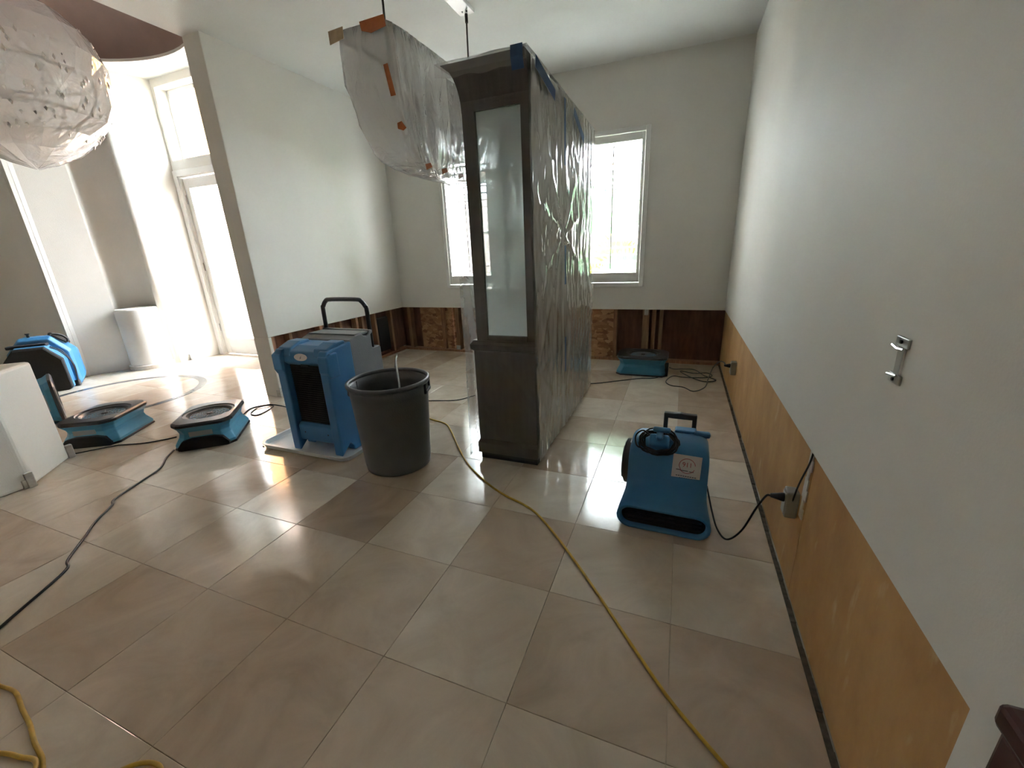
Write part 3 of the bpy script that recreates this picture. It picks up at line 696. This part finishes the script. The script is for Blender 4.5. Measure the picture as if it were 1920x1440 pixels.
for y in (-.45, -.25, -.02): patch(ch, OTAPE, [(.13, y, -.622), (.145, y+.04, -.61), (.13, y+.08, -.625), (.11, y+.04, -.645)])

# ------------------------------------------------------------------ wrapped foyer chandelier
gl = thing('round_chandelier', 'large round chandelier bundled in crumpled clear plastic above the foyer', 'chandelier', (FC[0], FC[1], 2.2))
GP = [(.012, 0), (.16, .05), (.33, .135), (.47, .26), (.585, .40), (.66, .55), (.695, .72), (.69, .88), (.645, 1.04), (.55, 1.18), (.40, 1.29), (.22, 1.36), (.07, 1.40)]
n = 26; rings = []
for r, z in GP:
    rg = []
    for i in range(n):
        a = 2*pi*(i+.5*(z*3 % 1))/n; d = Vector((math.cos(a), math.sin(a), 0))
        rr_ = r*(1+.07*noise.noise(Vector((d.x*2.2, d.y*2.2, z*2.5))))
        rg.append(d*rr_+Vector((0, 0, z+.02*noise.noise(Vector((d.x*3, d.y*3, z*3+5))))))
    rings.append(rg)
mb = MB().loft(rings); GLO = mb.make('plastic_bag', plastic_mat('globe_plastic_film', .80, (.98, .98, .99), rough=.12, gloss=.3, bs=7, bstr=.6, through=.4), gl)
mb = MB(); mb2 = MB()
for i in range(330):
    z = random.uniform(.22, 1.15); a = random.uniform(0, 2*pi)
    r = [GP[k][0]+(GP[k+1][0]-GP[k][0])*(z-GP[k][1])/(GP[k+1][1]-GP[k][1]) for k in range(len(GP)-1) if GP[k][1] <= z <= GP[k+1][1]][0]*.985
    m_ = mb if random.random() < .88 else mb2
    drop(m_, (r*math.cos(a), r*math.sin(a), z+.03), .06, .014)
o = mb.make('crystal_drops', pm('bright_crystal', (.92, .92, .92), rough=.1), gl); o['kind'] = 'stuff'
o = mb2.make('smoky_crystal_drops', pm('grey_crystal', (.34, .34, .34), rough=.15), gl); o['kind'] = 'stuff'
mb = MB()
for z, r in ((.45, .5), (.75, .56), (1.05, .45)): mb.tube([(r*math.cos(2*pi*k/40), r*math.sin(2*pi*k/40), z) for k in range(40)], .012, 8, closed=True)
for k in range(6):
    a = pi*k/3; mb.tube(spline([(0, 0, .3), (.4*math.cos(a), .4*math.sin(a), .42), (.56*math.cos(a), .56*math.sin(a), .75), (.3*math.cos(a), .3*math.sin(a), 1.15), (0, 0, 1.3)], 5), .010, 6)
mb.make('inner_frame', DARKMET, gl)
MB().tube([(0, 0, 1.36), (0, 0, ZF+.64-2.2)], .012, 8).make('hanging_stem', DARKMET, gl)
MB().lathe([(.09, ZF+.60-2.2), (.07, ZF+.56-2.2), (.012, ZF+.53-2.2)], 20).make('ceiling_rose', DARKMET, gl)

# ------------------------------------------------------------------ low profile air movers
AW, AD = .40, .52
def octo(w, d, c, n=64):
    pts = []
    for i in range(n):
        a = 2*pi*(i+.5)/n; dx, dy = math.cos(a), math.sin(a)
        t = min(w/2/max(1e-9, abs(dx)), d/2/max(1e-9, abs(dy)), (w/2+d/2-c)/(abs(dx)+abs(dy)))
        pts.append((dx*t, dy*t))
    return pts
def oct8(w, d, c): return [(w/2-c, -d/2), (w/2, -d/2+c), (w/2, d/2-c), (w/2-c, d/2), (-w/2+c, d/2), (-w/2, d/2-c), (-w/2, -d/2+c), (-w/2+c, -d/2)]
pm_label = pm('worn_label', (.26, .29, .29), rough=.5)
def air_mover(label, loc, rz):
    t = thing('air_mover', label, 'air mover', loc, rz, 'low blue air movers on the floor')
    R = lambda w, d, c, z: [(x, y, z) for x, y in oct8(w, d, c)]
    MB().loft([R(AW, AD, .05, 0), R(AW, AD, .05, .012), R(AW-.012, AD-.012, .05, .016)]).make('skid_base', BLACK, t)
    MB().loft([R(AW-.006, AD-.006, .05, .014), R(AW-.008, AD-.008, .05, .035), R(AW-.06, AD-.06, .05, .085), R(AW-.072, AD-.072, .05, .112), R(AW-.055, AD-.055, .05, .145), R(AW-.015, AD-.015, .05, .178)]).make('housing', BLUE2, t, bevel=.006)
    mb = MB(); o = octo(AW-.004, AD-.004, .06); o2 = octo(AW-.03, AD-.03, .055); cc = lambda r, z: [(r*x/math.hypot(x, y), r*y/math.hypot(x, y), z) for x, y in o]
    zz = lambda p, z: [(x, y, z) for x, y in p]
    mb.loft([zz(o2, .172), zz(o, .178), zz(o, .196), zz(o2, .205), cc(.174, .207), cc(.168, .200), cc(.152, .197), cc(.142, .188), cc(.132, .176)], True, False)
    mb.make('top_ring', BLACK, t)
    mb = MB()
    for r in (.025, .045, .065, .085, .105, .125): mb.tube([(r*math.cos(2*pi*k/32), r*math.sin(2*pi*k/32), .186) for k in range(32)], .0022, 5, closed=True)
    for k in range(12):
        a = 2*pi*k/12; mb.tube([(.02*math.cos(a), .02*math.sin(a), .187), (.134*math.cos(a), .134*math.sin(a), .184)], .0022, 5)
    mb.make('intake_grille', GREYP, t)
    MB().lathe([(.022, .182), (.022, .192), (.012, .195)], 16, cap=True).make('hub', BLACK, t)
    MB().lathe([(.132, .172), (.02, .172)], 32, cap=True).make('intake_well', BLACKM, t)
    arch = [(-.165, .004), (.165, .004), (.165, .03), (.13, .074), (.07, .086), (-.07, .086), (-.13, .074), (-.165, .03)]
    MB().prism(arch, 'y', -AD/2-.004, -AD/2+.07).make('outlet_mouth', BLACKM, t, bevel=.004)
    lb = MB().box(-.085, .065, -.003, .003, -.019, .019).make('maker_label', pm_label, t); lb.location = (0, -.2275, .113)
    for sx in (-1, 1): MB().box(sx*.06-.035, sx*.06+.035, AD/2-.03, AD/2+.003, .178, .203).make('carry_grip', BLACK, t, bevel=.005)
    return t
am1 = air_mover('low blue air mover with a black round intake, beside the dehumidifier tray', (-3.39, 1.932, 0), math.radians(41))
air_mover('low blue air mover with a black round intake, tucked behind the low white wall', (-4.30, 1.68, 0), math.radians(32))
air_mover('low blue air mover by the plywood corner, under the palm window', (-.315, 4.535, 0), math.radians(90))
# a fourth one stands on its edge, mostly behind the low wall
am4 = air_mover('blue air mover stood on its edge behind the low white wall', (-5.33, 1.595, AW/2+.002), 0)
am4.rotation_euler = (0, math.radians(90), math.radians(70))

# ------------------------------------------------------------------ main dehumidifier, tray, bin
tr = thing('drip_tray', 'white plastic drip tray under the blue and grey dehumidifier', 'tray', (-2.39, 2.26, 0))
R = lambda w, d, r, z: [(x, y, z) for x, y in rrect(w, d, r)]
mb = MB().loft([R(.77, .74, .05, .0), R(.80, .77, .06, .004), R(.82, .79, .065, .034), R(.835, .805, .07, .037), R(.835, .805, .07, .041), R(.80, .77, .06, .041), R(.785, .755, .055, .012), R(.78, .75, .05, .010)])
mb.make('tray_body', TRAYM, tr)
MB().lathe([(.008, 0), (.008, .004)], 10, (-.36, -.404, .022), axis='y', cap=True).make('drain_plug', GREYP, tr)
dh = thing('dehumidifier', 'large blue and grey dehumidifier with a black grille and a black push bar', 'dehumidifier', (-2.285, 1.918, .012), 0)
mb = MB()
for s in (-1, 1):
    a, b = sorted((s*.155, s*.228))
    mb.prism([(a, .0), (b, .0), (b, .06), (b, .22), (a, .22), (a, .0)][:0] or [(.0, .0), (.0, .70), (.02, .735), (.24, .76), (.24, .06), (.2, 0), (.12, 0), (.115, .045), (.09, .07)], 'x', a, b)
    e0, e1 = sorted((s*.10, s*.215)); mb.prism([(.015, .69), (.035, .745), (.12, .775), (.20, .775), (.22, .69)], 'x', e0, e1)
    e0, e1 = sorted((s*.16, s*.245)); mb.prism([(.01, .56), (-.008, .60), (-.008, .70), (.03, .72), (.09, .72), (.09, .56)], 'x', e0, e1)
mb.prism([(.022, .075), (.016, .19), (.04, .205), (.22, .205), (.22, .10), (.10, .075)], 'x', -.16, .16)
mb.prism([(.045, .625), (.014, .65), (.028, .725), (.10, .752), (.24, .757), (.24, .63)], 'x', -.16, .16)
mb.box(-.16, .16, .10, .24, .19, .65)
mb.make('front_shell', BLUE, dh, bevel=.010, segs=3)
MB().box(-.158, .158, .052, .075, .20, .63).make('filter_grille', BLACKM, dh)
mb = MB()
for k in range(26): mb.box(-.155, .155, .048, .053, .212+k*.016, .217+k*.016)
mb.make('grille_slats', BLACKM, dh)['kind'] = 'stuff'
MB().box(-.035, .035, .03, .06, .622, .645).make('filter_tab', BLACK, dh, bevel=.004)
bd = MB(); el = [(.058*math.cos(2*pi*k/32), .024*math.sin(2*pi*k/32)) for k in range(32)]; bd.loft([[(x, -.004, z) for x, z in el], [(x*.95, -.007, z*.95) for x, z in el]])
bo = bd.make('oval_badge', PAPER, dh); bo.location = (-.005, .022, .688); bo.rotation_euler = (math.radians(-11), 0, 0)
bk = MB(); bk.add([(-.004, -.0085, -.014), (.012, -.0085, -.002), (.004, -.0085, .0), (.016, -.0085, .014), (.0, -.0085, .003), (.006, -.0085, 0)], [(0, 1, 2), (2, 3, 4), (0, 2, 4)]); bk.make('badge_mark', GREYP, bo)
for s in (-1, 1): MB().lathe([(.006, 0), (.006, .004)], 10, (s*.105, .018, .14), axis='y', cap=True).make('screw', BLACK, dh)
mb = MB()
mb.prism([(.235, .09), (.235, .765), (.30, .785), (.36, .790), (.38, .770), (.405, .762), (.43, .772), (.445, .80), (.475, .80), (.475, .775), (.455, .765), (.455, .67), (.53, .67), (.545, .655), (.545, .14), (.50, .09)], 'x', -.222, .222)
mb.make('rear_shell', GREYP, dh, bevel=.008, segs=3)
MB().box(-.21, .21, .30, .44, .775, .793).make('control_panel', GREYP, dh, bevel=.005)
hb = [(-.205, .47, .55), (-.205, .47, .92), (-.195, .47, .965), (-.165, .47, 1.0), (-.12, .47, 1.012), (.12, .47, 1.012), (.165, .47, 1.0), (.195, .47, .965), (.205, .47, .92), (.205, .47, .55)]
MB().tube(spline(hb, 5), .0155, 12).make('push_bar', BLACK, dh, smooth=True)
for s in (-1, 1): MB().lathe([(.0, -.02), (.085, -.018), (.092, 0), (.085, .018), (0, .02)], 24, (s*.235, .44, .092), axis='x').make('wheel', BLACK, dh)
bn = thing('trash_bin', 'round dark grey trash bin standing open beside the dehumidifier', 'bin', (-1.653, 1.997, 0))
MB().lathe([(0, .0), (.19, .0), (.205, .008), (.210, .05), (.238, .50), (.240, .565), (.232, .565), (.229, .50), (.198, .03), (.18, .02), (0, .018)], 56).make('bin_body', BIN, bn, smooth=True)
MB().lathe([(.236, .556), (.250, .558), (.256, .568), (.256, .580), (.248, .587), (.238, .585), (.232, .575), (.236, .556)], 56).make('rim', BIN, bn, smooth=True)
for a in (math.radians(200), math.radians(20)):
    mt_ = Matrix.Rotation(a, 4, 'Z'); mb = MB(); mb.box(.228, .250, -.055, .055, .495, .515, mt_); mb.box(.222, .248, -.055, -.045, .49, .56, mt_); mb.box(.222, .248, .045, .055, .49, .56, mt_)
    mb.make('bin_handle', BIN, bn, bevel=.005)
hs = MB().tube(spline([(-2.04, 2.44, .25), (-1.96, 2.42, .42), (-1.82, 2.32, .63), (-1.74, 2.22, .665), (-1.69, 2.14, .64), (-1.64, 2.08, .48), (-1.62, 2.03, .2), (-1.63, 1.99, .03)], 8), .007, 8).make('drain_hose', HOSE, smooth=True)
tag(hs, 'clear drain hose looping from the dehumidifier into the grey bin', 'hose')

# ------------------------------------------------------------------ far dehumidifier
u = Vector((-.30, -.38, 0)).normalized(); f2 = math.atan2(-u.y, -u.x)
d2 = thing('dehumidifier', 'bright blue dehumidifier with a large black front, by the foyer wall', 'dehumidifier', (-6.58, 2.14, 0), math.radians(52))
def hexsec(w, h, c, y, z0=0): return [(-w/2, y, z0+.03), (-w/2+.03, y, z0), (w/2-.03, y, z0), (w/2, y, z0+.03), (w/2, y, h-c), (w/2-c*.8, y, h), (-w/2+c*.8, y, h), (-w/2, y, h-c)]
MB().loft([hexsec(.46, .49, .14, .0), hexsec(.48, .51, .15, .012), hexsec(.48, .51, .15, .05), hexsec(.47, .50, .15, .055)]).make('front_panel', BLACKM, d2, bevel=.006)
MB().loft([hexsec(.48, .515, .15, .05, .0), hexsec(.485, .52, .15, .085, .0), hexsec(.47, .51, .15, .10, .02)]).make('front_rim', BLUE, d2, bevel=.004)
MB().loft([hexsec(.44, .50, .14, .09, .03), hexsec(.45, .52, .14, .20, .03)]).make('mid_body', BLUE, d2, bevel=.01)
MB().loft([hexsec(.50, .57, .16, .20, .0), hexsec(.53, .60, .17, .25, .0), hexsec(.54, .60, .17, .38, .05), hexsec(.50, .55, .15, .50, .08)]).make('rear_body', BLUE, d2, bevel=.012)
mb = MB(); mb.tube(spline([(.115, .28, .605), (.13, .29, .625), (.20, .33, .59), (.24, .33, .54), (.245, .30, .515)], 6), .012, 8); mb.make('side_grip', BLACK, d2, smooth=True)
MB().loft([[(.13, .27, .604), (.235, .27, .505), (.245, .36, .50), (.14, .36, .60)], [(.14, .275, .611), (.243, .275, .512), (.252, .355, .507), (.15, .355, .607)]]).make('grip_recess', BLACK, d2)
mb = MB(); mb.tube(spline([(.12, .10, .50), (.20, .12, .44), (.262, .14, .30), (.258, .15, .14), (.25, .17, .06)], 8), .006, 6); mb.tube(spline([(.14, .12, .50), (.22, .14, .43), (.268, .16, .26), (.255, .17, .10), (.25, .19, .05)], 8), .006, 6)
mb.make('power_cord', RUB, d2, smooth=True)
MB().box(-.2, .12, .10, .20, .505, .54).make('top_vent', BLACKM, d2, bevel=.01)
MB().box(.20, .262, .14, .20, .0, .07).make('rubber_foot', BLACK, d2, bevel=.01)
MB().lathe([(.012, .595), (.012, .63), (.02, .635), (.02, .645)], 12, (-.06, .3, 0), cap=True).make('knob', BLACK, d2)

# ------------------------------------------------------------------ snail air mover
sn = thing('snail_air_mover', 'blue snail-shaped carpet blower with a folding black handle and a white sticker', 'blower', (.004, 1.772, 0), math.radians(-1.2))
def rsec(y, w, z0_, z1_, r): return [(x, y, (z0_+z1_)/2+z) for x, z in rrect(w, z1_-z0_, r)]
SEC = [(0, .415, .006, .124, .058), (.004, .42, .004, .127, .060), (.05, .412, .004, .133, .055), (.10, .398, .004, .142, .05), (.145, .387, .004, .152, .045), (.172, .381, .004, .164, .04), (.186, .378, .004, .185, .035),
       (.193, .376, .004, .220, .034), (.198, .375, .004, .280, .034), (.203, .374, .004, .322, .036), (.212, .373, .004, .346, .04), (.228, .372, .004, .362, .045), (.255, .371, .004, .373, .048), (.30, .370, .004, .378, .05), (.36, .369, .004, .376, .05), (.405, .362, .004, .36, .055), (.43, .345, .01, .33, .06), (.44, .32, .02, .30, .06)]
mb = MB(); inner = [rsec(.06, .36, .026, .104, .036), rsec(.004, .384, .018, .112, .046)]
mb.loft([inner[0], inner[1]]+[rsec(*q) for q in SEC], True, True); mb.make('housing', BLUE, sn, smooth=True)
MB().loft([rsec(.024, .378, .020, .110, .044), rsec(.040, .370, .022, .108, .042)]).make('outlet_grille', BLACKM, sn)
mb = MB()
for k in range(3): mb.box(-.17, .17, .012, .026, .042+k*.02, .045+k*.02)
mb.make('outlet_bars', BLACK, sn)
mb = MB(); mb.lathe([(.0, -.221), (.10, -.220), (.118, -.211), (.122, -.178)], 36, (0, .315, .20), axis='x'); mb.make('side_intake', BLACK, sn, smooth=True)
mb = MB()
for r in (.035, .06, .085): mb.tube([(-.224, .315+r*math.cos(2*pi*k/32), .19+r*math.sin(2*pi*k/32)) for k in range(32)], .003, 5, closed=True)
mb.make('intake_rings', BLACKM, sn)
mb = MB(); hx0, hx1, hy_, ht = -.040, .122, .425, .458
mb.box(hx0, hx0+.022, hy_-.012, hy_+.012, .34, ht); mb.box(hx1-.022, hx1, hy_-.012, hy_+.012, .33, ht-.004)
hp = [(hx0, ht-.028), (hx0+.06, ht-.030), (hx1, ht-.030), (hx1, ht), (.07, ht), (.04, ht+.004), (.01, ht), (hx0, ht)]
mb.prism(hp, 'y', hy_-.015, hy_+.015); mb.make('pull_handle', BLACK, sn, bevel=.005)
mb = MB(); mb.box(.02, .125, .36, .42, .365, .388); mb.make('handle_socket', BLUE, sn, bevel=.008)
mb = MB(); mb.box(.112, .190, .345, .385, .362, .392); mb.make('top_bar', BLUE, sn, bevel=.012)
kn = MB(); mt_ = Matrix.Translation((-.046, .232, .362)) @ Matrix.Rotation(math.radians(38), 4, 'X')
kn.box(-.048, .046, -.032, .036, -.03, .034, mt_); kn.box(-.016, .016, -.005, .05, .03, .062, mt_); kn.box(-.035, .050, .028, .056, .052, .075, mt_)
kn.make('cord_wrap_hook', BLUE, sn, bevel=.012, segs=3)
coil = MB(); pts = []
for k in range(150):
    a = 2*pi*k/24; w_ = .006*math.sin(k*.9)
    q = Vector(((.072+w_+.004*(k//24))*math.cos(a)-.004, (.050+w_+.004*(k//24))*math.sin(a), .012+.006*math.sin(k*.31)))
    pts.append(mt_ @ q)
coil.tube(pts, .0042, 6); coil.make('wound_cord', RUB, sn, smooth=True)
lp = MB(); lp.tube([mt_ @ Vector(p) for p in spline([(-.05, .03, .02), (-.085, .045, .03), (-.115, .02, .015), (-.105, -.03, .005), (-.06, -.05, .01)], 8)], .0042, 6); lp.make('cord_loop', RUB, sn, smooth=True)
# sticker
def text_mesh(name, s_, size, mat, parent, loc, rot):
    cu = bpy.data.curves.new(name, 'FONT'); cu.body = s_; cu.size = size; cu.align_x = 'CENTER'; cu.align_y = 'CENTER'; cu.extrude = .0002; cu.resolution_u = 3
    tmp = bpy.data.objects.new(name, cu); COL.objects.link(tmp); bpy.context.view_layer.update()
    me = bpy.data.meshes.new_from_object(tmp.evaluated_get(bpy.context.evaluated_depsgraph_get())); bpy.data.objects.remove(tmp)
    me.materials.clear(); o = link(name, me, mat, parent, loc=loc); o.rotation_euler = rot; return o
SY = .222
st = MB().box(-.055, .055, -.0008, .0008, -.05, .05).make('sticker', PAPER, sn); st.location = (.088, .196, .262); st.rotation_euler = (math.radians(-4.5), math.radians(1.5), 0); st.scale = (1.18, 1, 1.36)
RX = (math.radians(90), 0, 0)
text_mesh('sticker_number', '911', .026, RED, st, (.002, -.0012, .013), RX)
mb = MB(); mb.tube([(.002+.031*math.cos(a), -.0008, .009+.028*math.sin(a)) for a in [math.radians(10+k*8) for k in range(42)] if not (math.radians(186) < a < math.radians(222))], .0014, 5); mb.make('sticker_ring', RED, st)
mb = MB()
for x, z, w_ in ((-.030, -.008, .018), (-.008, -.010, .03), (.02, -.011, .018)): mb.box(x-w_/2, x+w_/2, -.0014, -.0008, z-.0015, z+.0015)
for k in range(9): mb.box(-.038+k*.009, -.038+k*.009+.0065, -.0014, -.0008, -.0325, -.0295)
for k in range(6): mb.box(-.024+k*.009, -.024+k*.009+.0055, -.0014, -.0008, -.0395, -.0375)
mb.make('sticker_lines', INK, st)['kind'] = 'stuff'

# ------------------------------------------------------------------ outlets, wall bracket, dark console
def outlet(label, y, z, lean=0):
    t = thing('wall_outlet', label, 'outlet', (XR+.012, y, z), 0)
    MB().box(-.040, .002, -.028, .028, -.055, .055).make('outlet_box', GREYBOX, t, bevel=.006)
    MB().box(-.043, -.038, -.022, .022, -.045, .045).make('receptacle_face', GREYBOX, t, bevel=.008)
    mb = MB(); mb.lathe([(.0, -.090), (.008, -.088), (.013, -.065), (.017, -.05), (.017, -.041)], 14, (0, 0, .018), axis='x', cap=False); mb.make('plug', BLACK, t, smooth=True)
    return t
outlet('grey outlet box with a black plug on the plywood beside the blue blower', 1.655, .345)
outlet('grey outlet box with a black plug near the far corner of the plywood', 3.70, .315)
o = MB().tube(spline([(XR-.008, 1.632, .36), (XR-.006, 1.60, .46), (XR+.004, 1.575, .55), (XR+.006, 1.56, .608)], 6), .0032, 8).make('seam_gap_line', RUB, smooth=True); tag(o, 'thin dark line drawn for the gap in the plywood seam above the outlet', 'seam')  # dark tube standing in for the open gap of the seam
br = thing('wall_bracket', 'bare metal fixture bracket screwed to the painted wall', 'bracket', (XR, 1.13, 1.045))
MB().box(-.006, 0, -.026, .030, .030, .052).make('top_plate', STEEL, br, bevel=.002); MB().box(-.006, 0, -.026, .026, -.052, -.030).make('bottom_plate', STEEL, br, bevel=.002)
mb = MB(); mb.prism([(-.012, -.034), (.012, -.034), (.016, .034), (-.014, .034)], 'x', -.004, 0); mb.make('strap', pm('raw_drywall_scar', (.42, .40, .36), rough=.7), br)
mb = MB(); mb.tube([(-.012, -.028, .030), (-.012, 0, .027), (-.010, .03, .030)], .003, 6); mb.make('bent_lip', CHROME, br); MB().tube([(-.010, -.02, -.030), (-.012, .018, -.034)], .003, 6).make('bent_lip', CHROME, br)
for z in (.042, -.042): MB().lathe([(.004, -.009), (.004, -.005)], 10, (0, .0, z), axis='x', cap=True).make('screw', BLACK, br)
cs = thing('console_chest', 'dark mahogany chest standing against the near end of the painted wall', 'chest', (.385, -.05, 0))
MB().box(-.080, .078, -.42, .455, .06, .875).make('chest_body', MAHO, cs, bevel=.006); MB().box(-.085, .079, -.43, .46, .875, .902).make('chest_top', MAHO, cs, bevel=.006)
for k in range(3): MB().box(-.090, -.079, -.40, .435, .10+k*.255, .335+k*.255).make('drawer_front', MAHO, cs, bevel=.004)
for sx in (-.07, .05):
    for sy in (-.40, .42): MB().box(sx, sx+.025, sy, sy+.025, 0, .06).make('foot', MAHO, cs)

# ------------------------------------------------------------------ cords on the floor
def cord(name, label, pts, mat, r=.0045, cat='cord', n=8, z=None):
    P = [(p[0], p[1], (p[2] if len(p) > 2 else r)) for p in pts]
    o = MB().tube(spline(P, n), r, 8).make(name, mat, smooth=True); return tag(o, label, cat)
cord('power_cord', 'black cord snaking from the low air mover across the pale tiles', [(-2.20, .20), (-2.349, .395), (-2.509, .648), (-2.60, .70), (-2.75, .83), (-2.856, .92), (-2.96, 1.041), (-3.03, 1.09), (-3.12, 1.28), (-3.188, 1.417), (-3.32, 1.53), (-3.39, 1.61), (-3.41, 1.635)], RUB, .0058)
cord('power_cord', 'thin black cord running between the two low air movers', [(-4.20, 1.345), (-4.12, 1.36), (-4.04, 1.46), (-3.95, 1.56), (-3.80, 1.64), (-3.70, 1.74), (-3.66, 1.80)], RUB, .0048)
cord('power_cord', 'black cord with a loop between the air mover and the dehumidifier tray', [(-3.50, 2.20), (-3.60, 2.335), (-3.665, 2.455), (-3.60, 2.555), (-3.50, 2.555), (-3.45, 2.44), (-3.44, 2.34), (-3.53, 2.345), (-3.60, 2.45), (-3.57, 2.55, .013), (-3.48, 2.585), (-3.35, 2.57), (-3.22, 2.56), (-3.05, 2.62), (-2.83, 2.72)], RUB, .0048)
cord('power_cord', 'long black cord passing behind the tall cabinet to the far air mover', [(-2.40, 2.92), (-2.25, 3.02), (-2.08, 3.085), (-1.86, 3.16), (-1.75, 3.33), (-1.62, 3.60), (-1.45, 3.90), (-1.1, 3.98), (-.78, 3.95), (-.55, 4.08), (-.35, 4.22), (-.20, 4.27), (-.14, 4.32)], RUB, .0048)
cord('power_cord', 'tangled black cord beside the far air mover, plugged into the corner outlet', [(-.04, 4.56, .05), (.005, 4.62, .02), (.09, 4.69), (.21, 4.69), (.30, 4.49), (.40, 4.35), (.29, 4.28), (.17, 4.40), (.07, 4.60), (.20, 4.52, .014), (.33, 4.56, .014), (.37, 4.46, .014), (.28, 4.38, .012), (.10, 4.36, .012), (.0, 4.40), (-.06, 4.20), (-.01, 4.08), (.10, 4.05), (.19, 3.95), (.29, 4.10), (.33, 4.35, .016), (.37, 4.62, .014), (.40, 4.80, .012), (.405, 4.60, .10), (.40, 4.15, .25), (.40, 3.82, .325), (.395, 3.70, .333)], RUB, .005)
cord('power_cord', 'short black cord hanging from the blue blower to the plywood outlet', [(.202, 2.04, .14), (.228, 1.94, .06), (.25, 1.86, .022), (.285, 1.80, .02), (.325, 1.74, .12), (.355, 1.69, .27), (.375, 1.66, .352), (.388, 1.655, .363)], RUB, .0042)
cord('extension_cord', 'yellow extension cord curving across the tiles from the grey bin', [(-2.02, 2.76), (-1.846, 2.69), (-1.68, 2.64), (-1.571, 2.537), (-1.40, 2.33), (-1.258, 2.165), (-1.14, 2.05), (-1.021, 1.957), (-.92, 1.89), (-.814, 1.834), (-.70, 1.79), (-.60, 1.73), (-.471, 1.607), (-.347, 1.471), (-.24, 1.347), (-.137, 1.221), (-.03, 1.092), (.072, .975), (.206, .853), (.30, .77), (.36, .60)], YEL, .0058)
cord('extension_cord', 'yellow extension cord lying in loops near the low wall', [(-2.25, .22), (-2.10, .275), (-2.007, .282), (-1.923, .29), (-1.82, .27), (-1.732, .255), (-1.65, .235), (-1.574, .222), (-1.48, .20), (-1.36, .25), (-1.29, .312), (-1.22, .325), (-1.15, .27), (-1.2, .12), (-1.45, .12, .016), (-1.55, .205, .017), (-1.64, .20), (-1.72, .18), (-1.9, .10)], YEL, .0062)
